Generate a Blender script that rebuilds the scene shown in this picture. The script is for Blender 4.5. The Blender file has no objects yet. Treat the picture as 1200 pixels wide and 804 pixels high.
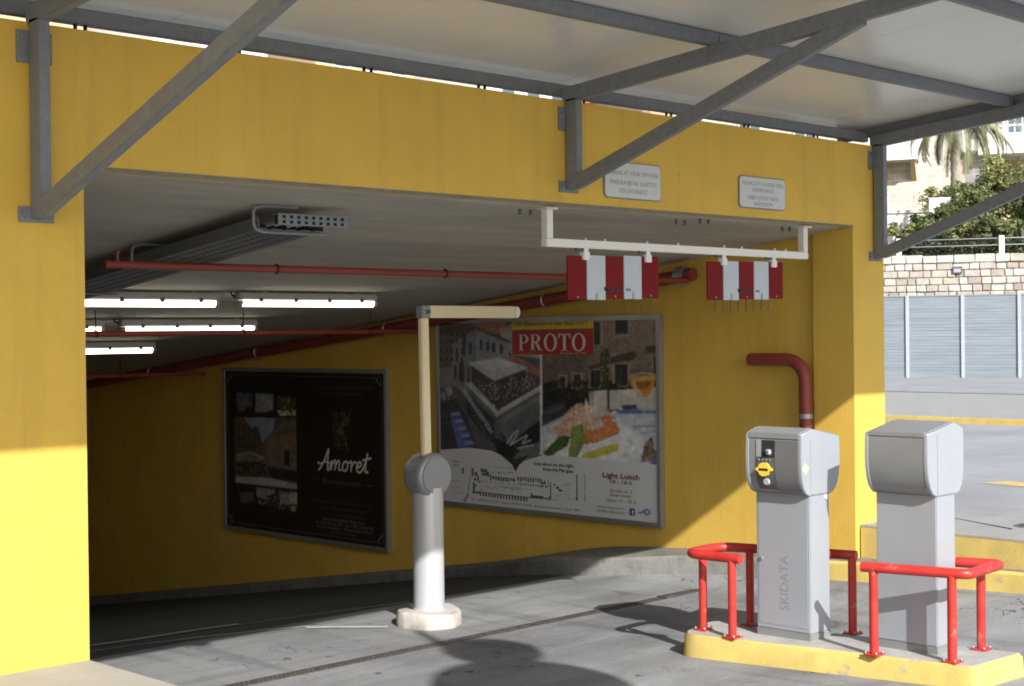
import bpy, bmesh, math, random
import numpy as np
from mathutils import Vector, Matrix
from math import sin, cos, pi, radians

# ------------------------------------------------------------------ camera, world, sun, exposure
scn = bpy.context.scene
COL = scn.collection

def camera():
    f, yaw, pit, rol = 1767.32, 0.78973, -0.00642, 0.01091
    C = Vector((-3.7718, -6.8145, 2.17))
    fw = Vector((cos(yaw) * cos(pit), sin(yaw) * cos(pit), sin(pit)))
    r = Vector((sin(yaw), -cos(yaw), 0))
    u = r.cross(fw)
    r2 = r * cos(rol) - u * sin(rol)
    u2 = r * sin(rol) + u * cos(rol)
    cd = bpy.data.cameras.new('camera')
    cd.sensor_width = 36
    cd.lens = 36 * f / 1200
    cd.clip_start = 0.05
    cd.clip_end = 1000
    o = bpy.data.objects.new('camera', cd)
    m = Matrix((r2, u2, -fw)).transposed().to_4x4()
    m.translation = C
    o.matrix_world = m
    COL.objects.link(o)
    scn.camera = o
camera()

SUN = Vector((0.42, 1.0, -0.6963)).normalized()      # direction the sunlight travels
w = bpy.data.worlds.new('World')
scn.world = w
w.use_nodes = True
nt = w.node_tree
bg = nt.nodes['Background']
sky = nt.nodes.new('ShaderNodeTexSky')
sky.sky_type = 'NISHITA'
sky.sun_disc = False
sky.sun_elevation = math.asin(-SUN.z)
sky.sun_rotation = math.atan2(-SUN.x, -SUN.y)
sky.altitude = 30
sky.air_density = 1.0
sky.dust_density = 1.5
nt.links.new(sky.outputs[0], bg.inputs[0])
bg.inputs[1].default_value = 0.12
ld = bpy.data.lights.new('sun', 'SUN')
ld.energy = 4.4
ld.angle = radians(0.53)
ld.color = (1.0, 0.97, 0.915)
lo = bpy.data.objects.new('sun', ld)
lo.rotation_euler = SUN.to_track_quat('-Z', 'Y').to_euler()
lo.location = (0, -20, 30)
COL.objects.link(lo)
vs = scn.view_settings
vs.view_transform = 'Standard'
vs.look = 'None'
vs.exposure = 0.75
vs.gamma = 1
vs.use_curve_mapping = False
scn.cycles.use_denoising = True
scn.cycles.filter_width = 1.8
scn.cycles.max_bounces = 8
scn.cycles.diffuse_bounces = 5
scn.cycles.glossy_bounces = 3
scn.cycles.sample_clamp_indirect = 6

# ------------------------------------------------------------------ materials
def mat(name, col, rough=0.5, metal=0.0, var=0.08, scale=6.0, bump=0.0, bscale=40.0, spec=0.5,
        dirt=0.0, dirtcol=(0.05, 0.045, 0.04), dscale=2.0, stretch=(1, 1, 1), wear=0.0, wearcol=(0.3, 0.29, 0.27),
        wscale=9.0, rvar=0.1, streak=False):
    m = bpy.data.materials.new(name)
    m.use_nodes = True
    nt = m.node_tree
    N, L = nt.nodes, nt.links
    b = N['Principled BSDF']
    geo = N.new('ShaderNodeNewGeometry')
    mp = N.new('ShaderNodeMapping')
    mp.inputs['Scale'].default_value = stretch
    L.new(geo.outputs['Position'], mp.inputs['Vector'])
    P = mp.outputs['Vector']
    n1 = N.new('ShaderNodeTexNoise')
    n1.inputs['Scale'].default_value = scale
    n1.inputs['Detail'].default_value = 6
    n1.inputs['Roughness'].default_value = 0.62
    L.new(P, n1.inputs['Vector'])
    mr = N.new('ShaderNodeMapRange')
    mr.inputs[1].default_value = 0.3
    mr.inputs[2].default_value = 0.7
    mr.inputs[3].default_value = 1 - var
    mr.inputs[4].default_value = 1 + var
    L.new(n1.outputs['Fac'], mr.inputs[0])
    vm = N.new('ShaderNodeVectorMath')
    vm.operation = 'SCALE'
    vm.inputs[0].default_value = col
    L.new(mr.outputs[0], vm.inputs['Scale'])
    out = vm.outputs[0]
    def mask(sc, lo, hi, amt):
        n = N.new('ShaderNodeTexNoise')
        n.inputs['Scale'].default_value = sc
        n.inputs['Detail'].default_value = 8
        n.inputs['Roughness'].default_value = 0.7
        L.new(P, n.inputs['Vector'])
        r = N.new('ShaderNodeMapRange')
        r.inputs[1].default_value = lo
        r.inputs[2].default_value = hi
        r.inputs[3].default_value = 0
        r.inputs[4].default_value = amt
        L.new(n.outputs['Fac'], r.inputs[0])
        return r.outputs[0]
    def mix(a, fac, c):
        x = N.new('ShaderNodeMix')
        x.data_type = 'RGBA'
        L.new(fac, x.inputs[0])
        L.new(a, x.inputs[6])
        x.inputs[7].default_value = (*c, 1)
        return x.outputs[2]
    if dirt:
        out = mix(out, mask(dscale, 0.48, 0.75, dirt), dirtcol)
    if wear:
        out = mix(out, mask(wscale, 0.60, 0.66, wear), wearcol)
    if streak:
        for st, sc, lo, hi, amt, c in (((5.0, 5.0, 0.22), 1.6, 0.52, 0.74, 0.30, (0.38, 0.27, 0.08)), ((1, 1, 1), 4.2, 0.685, 0.72, 0.40, (0.28, 0.21, 0.09)), ((1, 1, 1), 0.7, 0.52, 0.70, 0.22, (0.70, 0.52, 0.14))):
            m2 = N.new('ShaderNodeMapping')
            m2.inputs['Scale'].default_value = st
            m2.inputs['Location'].default_value = (sc * 3.1, 1.7, sc)
            L.new(geo.outputs['Position'], m2.inputs['Vector'])
            n3 = N.new('ShaderNodeTexNoise')
            n3.inputs['Scale'].default_value = sc
            n3.inputs['Detail'].default_value = 7
            n3.inputs['Roughness'].default_value = 0.66
            L.new(m2.outputs[0], n3.inputs['Vector'])
            r3 = N.new('ShaderNodeMapRange')
            r3.inputs[1].default_value, r3.inputs[2].default_value = lo, hi
            r3.inputs[3].default_value, r3.inputs[4].default_value = 0, amt
            L.new(n3.outputs['Fac'], r3.inputs[0])
            out = mix(out, r3.outputs[0], c)
    L.new(out, b.inputs['Base Color'])
    rr = N.new('ShaderNodeMapRange')
    rr.inputs[1].default_value = 0.3
    rr.inputs[2].default_value = 0.7
    rr.inputs[3].default_value = max(0.03, rough - rvar)
    rr.inputs[4].default_value = min(1, rough + rvar)
    L.new(n1.outputs['Fac'], rr.inputs[0])
    L.new(rr.outputs[0], b.inputs['Roughness'])
    b.inputs['Metallic'].default_value = metal
    b.inputs['Specular IOR Level'].default_value = spec
    if bump:
        n2 = N.new('ShaderNodeTexNoise')
        n2.inputs['Scale'].default_value = bscale
        n2.inputs['Detail'].default_value = 4
        L.new(P, n2.inputs['Vector'])
        bp = N.new('ShaderNodeBump')
        bp.inputs['Strength'].default_value = bump
        bp.inputs['Distance'].default_value = 0.01
        L.new(n2.outputs['Fac'], bp.inputs['Height'])
        L.new(bp.outputs[0], b.inputs['Normal'])
    return m

def glow(name, col, s):
    m = bpy.data.materials.new(name)
    m.use_nodes = True
    b = m.node_tree.nodes['Principled BSDF']
    b.inputs['Base Color'].default_value = (0.8, 0.8, 0.78, 1)
    b.inputs['Emission Color'].default_value = (*col, 1)
    b.inputs['Emission Strength'].default_value = s
    return m

def printed(name, rough=0.35, mottle=0.0):
    """flat print: colours come from the mesh's own colour layer, broken up by a fine mottle like a photograph"""
    m = bpy.data.materials.new(name)
    m.use_nodes = True
    N, L = m.node_tree.nodes, m.node_tree.links
    b = N['Principled BSDF']
    a = N.new('ShaderNodeVertexColor')
    a.layer_name = 'print'
    out = a.outputs[0]
    if mottle:
        geo = N.new('ShaderNodeNewGeometry')
        n = N.new('ShaderNodeTexNoise')
        n.inputs['Scale'].default_value = 26
        n.inputs['Detail'].default_value = 5
        n.inputs['Roughness'].default_value = 0.75
        L.new(geo.outputs['Position'], n.inputs['Vector'])
        r = N.new('ShaderNodeMapRange')
        r.inputs[1].default_value = 0.35
        r.inputs[2].default_value = 0.65
        r.inputs[3].default_value = 1 - mottle
        r.inputs[4].default_value = 1 + mottle
        L.new(n.outputs['Fac'], r.inputs[0])
        v = N.new('ShaderNodeVectorMath')
        v.operation = 'SCALE'
        L.new(out, v.inputs[0])
        mx = N.new('ShaderNodeMix')
        L.new(a.outputs['Alpha'], mx.inputs[0])
        mx.inputs[2].default_value = 1.0
        L.new(r.outputs[0], mx.inputs[3])
        L.new(mx.outputs[0], v.inputs['Scale'])
        out = v.outputs[0]
    L.new(out, b.inputs['Base Color'])
    b.inputs['Roughness'].default_value = rough
    b.inputs['Specular IOR Level'].default_value = 0.3
    return m

YEL = (0.66, 0.435, 0.080)
M = dict(
    yellow=mat('yellow_render', YEL, 0.75, var=0.07, scale=1.4, bump=0.25, bscale=55, dirt=0.22, dirtcol=(0.30, 0.20, 0.05), dscale=1.3, spec=0.25, streak=True),
    ceiling=mat('board_marked_concrete', (0.46, 0.435, 0.38), 0.85, var=0.12, scale=2.2, bump=0.5, bscale=18, stretch=(0.5, 3.0, 1), dirt=0.25, dirtcol=(0.16, 0.15, 0.13), dscale=1.0, spec=0.2),
    steel=mat('galvanised_steel', (0.185, 0.203, 0.232), 0.52, metal=0.05, var=0.16, scale=22, dirt=0.35, dirtcol=(0.17, 0.17, 0.17), dscale=5, bump=0.08, bscale=60),
    panel=mat('cream_sheet_metal', (0.76, 0.755, 0.70), 0.24, var=0.02, scale=1.2, spec=0.6, rvar=0.03),
    road=None, concrete=mat('pale_concrete', (0.315, 0.31, 0.29), 0.85, var=0.12, scale=3, bump=0.35, bscale=45, dirt=0.3, dirtcol=(0.22, 0.21, 0.19), dscale=1.7, spec=0.2),
    kerbgrey=mat('kerb_concrete', (0.19, 0.186, 0.175), 0.88, var=0.2, scale=6, bump=0.6, bscale=30, dirt=0.5, dirtcol=(0.075, 0.072, 0.068), dscale=4, spec=0.2),
    kerbyel=mat('worn_yellow_kerb_paint', (0.585, 0.44, 0.135), 0.7, var=0.10, scale=5, bump=0.22, bscale=60, dirt=0.5, dirtcol=(0.36, 0.28, 0.13), dscale=4.5, wear=0.85, wearcol=(0.33, 0.30, 0.25), wscale=6, spec=0.25),
    red=mat('red_gloss_paint', (0.47, 0.032, 0.026), 0.40, var=0.12, scale=8, wear=0.85, wearcol=(0.40, 0.16, 0.12), wscale=13, dirt=0.15, dirtcol=(0.3, 0.03, 0.02), spec=0.5),
    redpipe=mat('red_pipe_paint', (0.235, 0.042, 0.032), 0.5, var=0.12, scale=7, dirt=0.25, dirtcol=(0.2, 0.04, 0.03), spec=0.45),
    redboard=mat('red_board_film', (0.17, 0.008, 0.010), 0.6, spec=0.15, var=0.07, scale=9, dirt=0.12, dirtcol=(0.3, 0.04, 0.04)),
    whiteboard=mat('white_board_film', (0.47, 0.52, 0.57), 0.5, var=0.04, scale=9),
    white=mat('white_paint', (0.78, 0.77, 0.74), 0.42, var=0.04, scale=7, dirt=0.12, dirtcol=(0.5, 0.48, 0.44)),
    alu=mat('silver_lacquer', (0.385, 0.412, 0.46), 0.36, metal=0.3, var=0.035, scale=3, dirt=0.22, dirtcol=(0.29, 0.30, 0.31), dscale=3.0, rvar=0.07),
    aludoor=mat('slate_grey_lacquer', (0.17, 0.172, 0.178), 0.42, metal=0.2, var=0.05, scale=4),
    aludark=mat('dark_grey_plastic', (0.10, 0.10, 0.105), 0.45, var=0.08, scale=8),
    alumid=mat('grey_lacquer', (0.26, 0.265, 0.275), 0.40, metal=0.25, var=0.05, scale=4),
    post=mat('brushed_aluminium', (0.56, 0.575, 0.60), 0.31, metal=0.35, var=0.0, scale=2, rvar=0.0),
    arm=mat('cream_barrier_lacquer', (0.74, 0.65, 0.42), 0.42, var=0.05, scale=5, dirt=0.15, dirtcol=(0.5, 0.42, 0.25)),
    dark=mat('black_rubber', (0.02, 0.02, 0.02), 0.7),
    rust=mat('rusty_cast_iron', (0.085, 0.076, 0.070), 0.75, metal=0.2, var=0.35, scale=14, bump=0.3, dirt=0.4, dirtcol=(0.11, 0.075, 0.055), dscale=7),
    slot=mat('yellow_slot_plastic', (0.85, 0.60, 0.06), 0.4, var=0.04),
    slotpale=mat('pale_yellow_sticker', (0.86, 0.80, 0.38), 0.4, var=0.04),
    zinc=mat('frame_aluminium', (0.34, 0.345, 0.35), 0.38, metal=0.55, var=0.07, scale=6),
    traymetal=mat('dull_zinc_tray', (0.17, 0.172, 0.175), 0.5, metal=0.4, var=0.15, scale=14),
    lampbody=mat('grey_lamp_plastic', (0.36, 0.36, 0.355), 0.5, var=0.05),
    sign=mat('pale_sign_plate', (0.56, 0.585, 0.60), 0.4, var=0.03, scale=5, dirt=0.1, dirtcol=(0.4, 0.4, 0.38)),
    ink=mat('grey_sign_ink', (0.22, 0.225, 0.23), 0.6),
    inkfaint=mat('worn_embossed_ink', (0.36, 0.365, 0.375), 0.45, metal=0.3, var=0.1),
    fence=mat('grey_blue_sheet', (0.195, 0.225, 0.255), 0.5, metal=0.1, var=0.10, scale=2, stretch=(0.4, 0.4, 5), dirt=0.3, dirtcol=(0.26, 0.285, 0.31), dscale=1.0),
    fencepost=mat('pale_grey_post', (0.36, 0.385, 0.41), 0.5, var=0.04),
    stone=[mat('dressed_limestone_%s' % n, c, 0.85, var=0.16, scale=5, bump=0.9, bscale=9, dirt=0.3, dirtcol=(0.36, 0.30, 0.23), dscale=3, spec=0.2)
           for n, c in (('cream', (0.42, 0.38, 0.33)), ('pale', (0.49, 0.46, 0.42)), ('tan', (0.36, 0.315, 0.265)), ('pink', (0.40, 0.355, 0.32)))],
    mortar=mat('lime_mortar', (0.34, 0.30, 0.26), 0.9, var=0.15, scale=6, bump=0.5, spec=0.15),
    glass=mat('window_glass', (0.10, 0.13, 0.18), 0.08, var=0.1, spec=0.8),
    houseshade=mat('ochre_render', (0.52, 0.40, 0.26), 0.85, var=0.08, scale=2, spec=0.2),
    housewhite=mat('white_render', (0.74, 0.72, 0.68), 0.8, var=0.05, scale=2, bump=0.2, spec=0.2),
    terracotta=mat('terracotta_tiles', (0.42, 0.15, 0.08), 0.8, var=0.25, scale=3, bump=0.6, bscale=8),
    hill=mat('dry_hillside', (0.16, 0.15, 0.08), 0.95, var=0.35, scale=0.4, bump=0.6, bscale=2, dirt=0.6, dirtcol=(0.07, 0.085, 0.035), dscale=0.25, spec=0.1),
    bark=mat('bark', (0.13, 0.10, 0.075), 0.9, var=0.25, scale=9, bump=0.7, bscale=20, spec=0.15),
    palmbark=mat('palm_boot_bark', (0.40, 0.35, 0.29), 0.9, var=0.35, scale=7, bump=0.9, bscale=12, stretch=(1, 1, 0.6), spec=0.15),
    greybarrier=mat('shaded_grey_stone', (0.24, 0.235, 0.24), 0.85, var=0.15, scale=3, bump=0.4, bscale=6, spec=0.2),
)
def leafmat(name, a, b):
    m = bpy.data.materials.new(name)
    m.use_nodes = True
    N, L = m.node_tree.nodes, m.node_tree.links
    bs = N['Principled BSDF']
    geo = N.new('ShaderNodeNewGeometry')
    n = N.new('ShaderNodeTexNoise')
    n.inputs['Scale'].default_value = 1.6
    n.inputs['Detail'].default_value = 5
    L.new(geo.outputs['Position'], n.inputs['Vector'])
    wn = N.new('ShaderNodeMath')
    wn.operation = 'MULTIPLY_ADD'
    wn.inputs[1].default_value = 0.35
    L.new(geo.outputs['Random Per Island'], wn.inputs[0])
    L.new(n.outputs['Fac'], wn.inputs[2])
    r = N.new('ShaderNodeMapRange')
    r.inputs[1].default_value = 0.45
    r.inputs[2].default_value = 0.9
    L.new(wn.outputs[0], r.inputs[0])
    x = N.new('ShaderNodeMix')
    x.data_type = 'RGBA'
    x.inputs[6].default_value = (*a, 1)
    x.inputs[7].default_value = (*b, 1)
    L.new(r.outputs[0], x.inputs[0])
    L.new(x.outputs[2], bs.inputs['Base Color'])
    bs.inputs['Roughness'].default_value = 0.55
    bs.inputs['Specular IOR Level'].default_value = 0.35
    tr = N.new('ShaderNodeBsdfTranslucent')
    L.new(x.outputs[2], tr.inputs['Color'])
    ms = N.new('ShaderNodeMixShader')
    ms.inputs[0].default_value = 0.25
    L.new(bs.outputs[0], ms.inputs[1])
    L.new(tr.outputs[0], ms.inputs[2])
    L.new(ms.outputs[0], N['Material Output'].inputs[0])
    return m
M['leaf'] = leafmat('shrub_leaf', (0.06, 0.085, 0.032), (0.20, 0.23, 0.085))
M['leafyellow'] = leafmat('yellow_green_leaf', (0.13, 0.15, 0.045), (0.32, 0.32, 0.13))
M['leafdark'] = leafmat('dark_hedge_leaf', (0.024, 0.037, 0.018), (0.075, 0.10, 0.042))
M['palmleaf'] = leafmat('palm_leaf', (0.11, 0.135, 0.06), (0.26, 0.28, 0.13))
M['palmdry'] = leafmat('dry_palm_leaf', (0.42, 0.40, 0.32), (0.60, 0.58, 0.50))
M['tube'] = glow('lit_diffuser', (1.0, 0.93, 0.80), 3.4)
M['print'] = printed('poster_photo_print', 0.32, 0.0)
M['printflat'] = printed('poster_flat_print', 0.35, 0.0)

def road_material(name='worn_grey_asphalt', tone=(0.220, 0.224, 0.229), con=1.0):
    m = bpy.data.materials.new(name)
    m.use_nodes = True
    N, L = m.node_tree.nodes, m.node_tree.links
    b = N['Principled BSDF']
    geo = N.new('ShaderNodeNewGeometry')
    def noise(sc, det, stretch=(1, 1, 1), rough=0.6, dist=0.0):
        mp = N.new('ShaderNodeMapping')
        mp.inputs['Scale'].default_value = stretch
        mp.inputs['Rotation'].default_value = (0, 0, 0.25)
        L.new(geo.outputs['Position'], mp.inputs['Vector'])
        n = N.new('ShaderNodeTexNoise')
        n.inputs['Scale'].default_value = sc
        n.inputs['Detail'].default_value = det
        n.inputs['Roughness'].default_value = rough
        n.inputs['Distortion'].default_value = dist
        L.new(mp.outputs[0], n.inputs['Vector'])
        return n.outputs['Fac']
    def ramp(fac, lo, hi, a, c):
        r = N.new('ShaderNodeMapRange')
        r.inputs[1].default_value, r.inputs[2].default_value = lo, hi
        r.inputs[3].default_value, r.inputs[4].default_value = 1 + (a - 1) * con, 1 + (c - 1) * con
        L.new(fac, r.inputs[0])
        return r.outputs[0]
    def mul(a, c):
        x = N.new('ShaderNodeMath')
        x.operation = 'MULTIPLY'
        L.new(a, x.inputs[0])
        L.new(c, x.inputs[1])
        return x.outputs[0]
    f = ramp(noise(0.55, 5), 0.3, 0.7, 0.80, 1.18)
    f = mul(f, ramp(noise(0.9, 7, (0.35, 1.9, 1), 0.65, 0.6), 0.35, 0.70, 0.84, 1.16))    # tyre-swept streaks
    f = mul(f, ramp(noise(70, 3), 0.3, 0.7, 0.88, 1.12))                                   # aggregate
    f = mul(f, ramp(noise(2.3, 6, (1, 1, 1), 0.7, 0.4), 0.60, 0.72, 1.0, 0.74))            # oil and tyre stains
    f = mul(f, ramp(noise(3.1, 7, (0.5, 2.2, 1), 0.7), 0.62, 0.70, 1.0, 1.22))             # pale scuffs
    def crack(sc, wd, lo, hi):      # hairline cracks where a warped noise crosses its middle, only in patches
        d = N.new('ShaderNodeMath')
        d.operation = 'SUBTRACT'
        d.inputs[1].default_value = 0.5
        L.new(noise(sc, 5, (1, 1, 1), 0.62, 0.15), d.inputs[0])
        a = N.new('ShaderNodeMath')
        a.operation = 'ABSOLUTE'
        L.new(d.outputs[0], a.inputs[0])
        lin = ramp(a.outputs[0], 0.0, wd, 0.45, 1.0)
        k = ramp(noise(0.8, 2, (1.3, 0.8, 1)), lo, hi, 1.0, 0.0)
        x = N.new('ShaderNodeMath')
        x.operation = 'MAXIMUM'
        L.new(lin, x.inputs[0])
        L.new(k, x.inputs[1])
        return x.outputs[0]
    f = mul(f, crack(0.45, 0.0022, 0.52, 0.58))
    f = mul(f, ramp(noise(5.5, 3, (1, 1, 1), 0.5), 0.70, 0.735, 1.0, 0.62))                # oil drops
    f = mul(f, ramp(noise(1.4, 2, (2.6, 0.22, 1), 0.5), 0.56, 0.66, 1.0, 0.86))            # rubber laid down along the lane
    v = N.new('ShaderNodeVectorMath')
    v.operation = 'SCALE'
    v.inputs[0].default_value = tone
    L.new(f, v.inputs['Scale'])
    L.new(v.outputs[0], b.inputs['Base Color'])
    b.inputs['Roughness'].default_value = 0.82
    b.inputs['Specular IOR Level'].default_value = 0.25
    bp = N.new('ShaderNodeBump')
    bp.inputs['Strength'].default_value = 0.5
    bp.inputs['Distance'].default_value = 0.006
    L.new(noise(90, 3), bp.inputs['Height'])
    L.new(bp.outputs[0], b.inputs['Normal'])
    return m
M['road'] = road_material(con=1.55)
M['yard'] = road_material('pale_yard_asphalt', (0.30, 0.305, 0.31), 0.5)
M['ramp'] = road_material('shade_toned_ramp_asphalt', (0.058, 0.059, 0.060), 0.7)  # asphalt tone darkened to carry the shade inside the entrance

def brick_material(name, c1, c2, mortar, sx, sz):
    """coursed masonry for far walls whose stones are too small to pick apart; runs along the wall direction D"""
    m = bpy.data.materials.new(name)
    m.use_nodes = True
    N, L = m.node_tree.nodes, m.node_tree.links
    b = N['Principled BSDF']
    geo = N.new('ShaderNodeNewGeometry')
    mp = N.new('ShaderNodeMapping')
    mp.inputs['Rotation'].default_value = (0, 0, 1.133)
    L.new(geo.outputs['Position'], mp.inputs['Vector'])
    sp = N.new('ShaderNodeSeparateXYZ')
    L.new(mp.outputs[0], sp.inputs[0])
    cb = N.new('ShaderNodeCombineXYZ')
    L.new(sp.outputs[0], cb.inputs[0])
    L.new(sp.outputs[2], cb.inputs[1])
    br = N.new('ShaderNodeTexBrick')
    br.inputs['Scale'].default_value = 1.0
    br.inputs['Brick Width'].default_value = sx
    br.inputs['Row Height'].default_value = sz
    br.inputs['Mortar Size'].default_value = 0.025
    br.inputs['Color1'].default_value = (*c1, 1)
    br.inputs['Color2'].default_value = (*c2, 1)
    br.inputs['Mortar'].default_value = (*mortar, 1)
    L.new(cb.outputs[0], br.inputs['Vector'])
    n = N.new('ShaderNodeTexNoise')
    n.inputs['Scale'].default_value = 2.5
    n.inputs['Detail'].default_value = 6
    L.new(geo.outputs['Position'], n.inputs['Vector'])
    r = N.new('ShaderNodeMapRange')
    r.inputs[1].default_value, r.inputs[2].default_value = 0.3, 0.7
    r.inputs[3].default_value, r.inputs[4].default_value = 0.85, 1.15
    L.new(n.outputs['Fac'], r.inputs[0])
    v = N.new('ShaderNodeVectorMath')
    v.operation = 'SCALE'
    L.new(br.outputs['Color'], v.inputs[0])
    L.new(r.outputs[0], v.inputs['Scale'])
    L.new(v.outputs[0], b.inputs['Base Color'])
    b.inputs['Roughness'].default_value = 0.9
    b.inputs['Specular IOR Level'].default_value = 0.2
    bp = N.new('ShaderNodeBump')
    bp.inputs['Strength'].default_value = 0.6
    bp.inputs['Distance'].default_value = 0.02
    bp.invert = True
    L.new(br.outputs['Fac'], bp.inputs['Height'])
    L.new(bp.outputs[0], b.inputs['Normal'])
    return m
M['housestone'] = brick_material('pale_stone_masonry', (0.60, 0.53, 0.46), (0.52, 0.44, 0.36), (0.66, 0.62, 0.55), 0.42, 0.24)
M['housegrey'] = brick_material('grey_stone_masonry', (0.26, 0.25, 0.26), (0.21, 0.205, 0.21), (0.30, 0.29, 0.29), 0.5, 0.28)

# ------------------------------------------------------------------ mesh helpers
class MB:
    """collects simple solids in world coordinates"""
    def __init__(s):
        s.v, s.f, s.sm = [], [], []
    def add(s, vs, fs, smooth=False):
        n = len(s.v)
        s.v += [tuple(p) for p in vs]
        s.f += [tuple(i + n for i in f) for f in fs]
        s.sm += [smooth] * len(fs)
        return s
    def box(s, x0, x1, y0, y1, z0, z1):
        v = [(x, y, z) for z in (z0, z1) for y in (y0, y1) for x in (x0, x1)]
        return s.add(v, [(0, 2, 3, 1), (4, 5, 7, 6), (0, 1, 5, 4), (2, 6, 7, 3), (0, 4, 6, 2), (1, 3, 7, 5)])
    def hexa(s, v):   # eight corners in the order of box()
        return s.add(v, [(0, 2, 3, 1), (4, 5, 7, 6), (0, 1, 5, 4), (2, 6, 7, 3), (0, 4, 6, 2), (1, 3, 7, 5)])
    def prism(s, pts, d, smooth=False):   # planar polygon pushed along vector d
        n = len(pts)
        a = [Vector(p) for p in pts]
        b = [p + Vector(d) for p in a]
        fs = [tuple(range(n))[::-1], tuple(range(n, 2 * n))]
        s.add(a + b, fs)
        return s.add(a + b, [(i, (i + 1) % n, n + (i + 1) % n, n + i) for i in range(n)], smooth)
    def bar(s, p, q, w, h, up=(0, 0, 1)):   # rectangular bar from p to q; w across, h along up
        p, q = Vector(p), Vector(q)
        d = (q - p).normalized()
        side = d.cross(Vector(up)).normalized()
        u = side.cross(d).normalized()
        c = []
        for e in (p, q):
            c += [e - side * w / 2 - u * h / 2, e + side * w / 2 - u * h / 2, e - side * w / 2 + u * h / 2, e + side * w / 2 + u * h / 2]
        return s.add(c, [(0, 1, 3, 2), (4, 6, 7, 5), (0, 4, 5, 1), (2, 3, 7, 6), (0, 2, 6, 4), (1, 5, 7, 3)])
    def tube(s, pts, r, n=12, caps=True):   # round tube along a polyline; r a number or one per point
        pts = [Vector(p) for p in pts]
        rs = r if isinstance(r, (list, tuple)) else [r] * len(pts)
        rings, prev = [], None
        for i, p in enumerate(pts):
            a = pts[max(i - 1, 0)]
            b = pts[min(i + 1, len(pts) - 1)]
            d = (b - a).normalized()
            if prev is None:
                ref = Vector((0, 0, 1)) if abs(d.z) < 0.9 else Vector((1, 0, 0))
                x = d.cross(ref).normalized()
            else:
                x = (prev - d * prev.dot(d)).normalized()
            prev = x
            y = d.cross(x)
            k = 1.0
            if 0 < i < len(pts) - 1:
                k = 1 / max(0.5, (d.dot((pts[i + 1] - p).normalized())))
            rings.append([p + (x * cos(2 * pi * j / n) + y * sin(2 * pi * j / n)) * rs[i] * (1 if k < 1.02 else min(k, 1.2)) for j in range(n)])
        v = [q for ring in rings for q in ring]
        f = []
        for i in range(len(rings) - 1):
            for j in range(n):
                f.append((i * n + j, i * n + (j + 1) % n, (i + 1) * n + (j + 1) % n, (i + 1) * n + j))
        s.add(v, f, True)
        if caps:
            s.add(rings[0], [tuple(range(n))[::-1]])
            s.add(rings[-1], [tuple(range(n))])
        return s
    def lathe(s, c, prof, n=24, axis='z'):   # prof: (radius, height) pairs
        c = Vector(c)
        v = []
        for r, h in prof:
            for j in range(n):
                a = 2 * pi * j / n
                p = Vector((r * cos(a), r * sin(a), h)) if axis == 'z' else Vector((r * cos(a), h, r * sin(a)))
                v.append(c + p)
        f = []
        for i in range(len(prof) - 1):
            for j in range(n):
                q = (i * n + j, i * n + (j + 1) % n, (i + 1) * n + (j + 1) % n, (i + 1) * n + j)
                f.append(q if axis == 'z' else q[::-1])
        s.add(v, f, True)
        m = len(prof) - 1
        if prof[0][0] > 1e-4:
            s.add(v[:n], [tuple(range(n))[::-1] if axis == 'z' else tuple(range(n))])
        if prof[-1][0] > 1e-4:
            s.add(v[m * n:], [tuple(range(n)) if axis == 'z' else tuple(range(n))[::-1]])
        return s
    def build(s, name, material, parent=None, bevel=0.0, org=None):
        o0 = Vector((0, 0, 0))
        if parent is not None:
            o0 = ROOT[parent.name]
        elif org is not None:
            o0 = Vector(org)
        me = bpy.data.meshes.new(name)
        me.from_pydata([(p[0] - o0.x, p[1] - o0.y, p[2] - o0.z) for p in s.v], [], s.f)
        me.polygons.foreach_set('use_smooth', s.sm)
        bm = bmesh.new()
        bm.from_mesh(me)
        if any(s.sm):
            bmesh.ops.remove_doubles(bm, verts=bm.verts, dist=1e-5)
            for e in bm.edges:
                if len(e.link_faces) == 2 and e.calc_face_angle(0) > 0.7:
                    e.smooth = False
        bmesh.ops.recalc_face_normals(bm, faces=bm.faces)
        if bevel:
            es = [e for e in bm.edges if len(e.link_faces) == 2 and e.calc_face_angle(0) > 0.5]
            bmesh.ops.bevel(bm, geom=es, offset=bevel, segments=2, affect='EDGES', clamp_overlap=True)
        bm.to_mesh(me)
        bm.free()
        me.materials.append(material)
        o = bpy.data.objects.new(name, me)
        COL.objects.link(o)
        if parent is not None:
            o.parent = parent
        else:
            o.location = o0
        ROOT[o.name] = o0.copy()
        return o
ROOT = {}

def tag(o, label=None, cat=None, group=None, kind=None):
    if label:
        o['label'] = label
    if cat:
        o['category'] = cat
    if group:
        o['group'] = group
    if kind:
        o['kind'] = kind
    return o
def thing(name, label, cat, loc, group=None):
    o = bpy.data.objects.new(name, None)
    o.empty_display_size = 0.2
    COL.objects.link(o)
    o.location = loc
    ROOT[o.name] = Vector(loc)
    return tag(o, label, cat, group)
def copy_tree(o, parent=None):
    c = o.copy()
    COL.objects.link(c)
    if parent is not None:
        c.parent = parent
    for ch in list(o.children):
        copy_tree(ch, c)
    return c
def dup_part(o, delta, parent):
    """another piece of the same shape under the same thing (shares the mesh)"""
    c = o.copy()
    COL.objects.link(c)
    c.parent = parent
    c.location = o.location + Vector(delta)
    for ch in list(o.children):
        k = ch.copy()
        COL.objects.link(k)
        k.parent = c
    return c

def smooth(a):
    a = min(max(a, 0.0), 1.0)
    return a * a * (3 - 2 * a)

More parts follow.
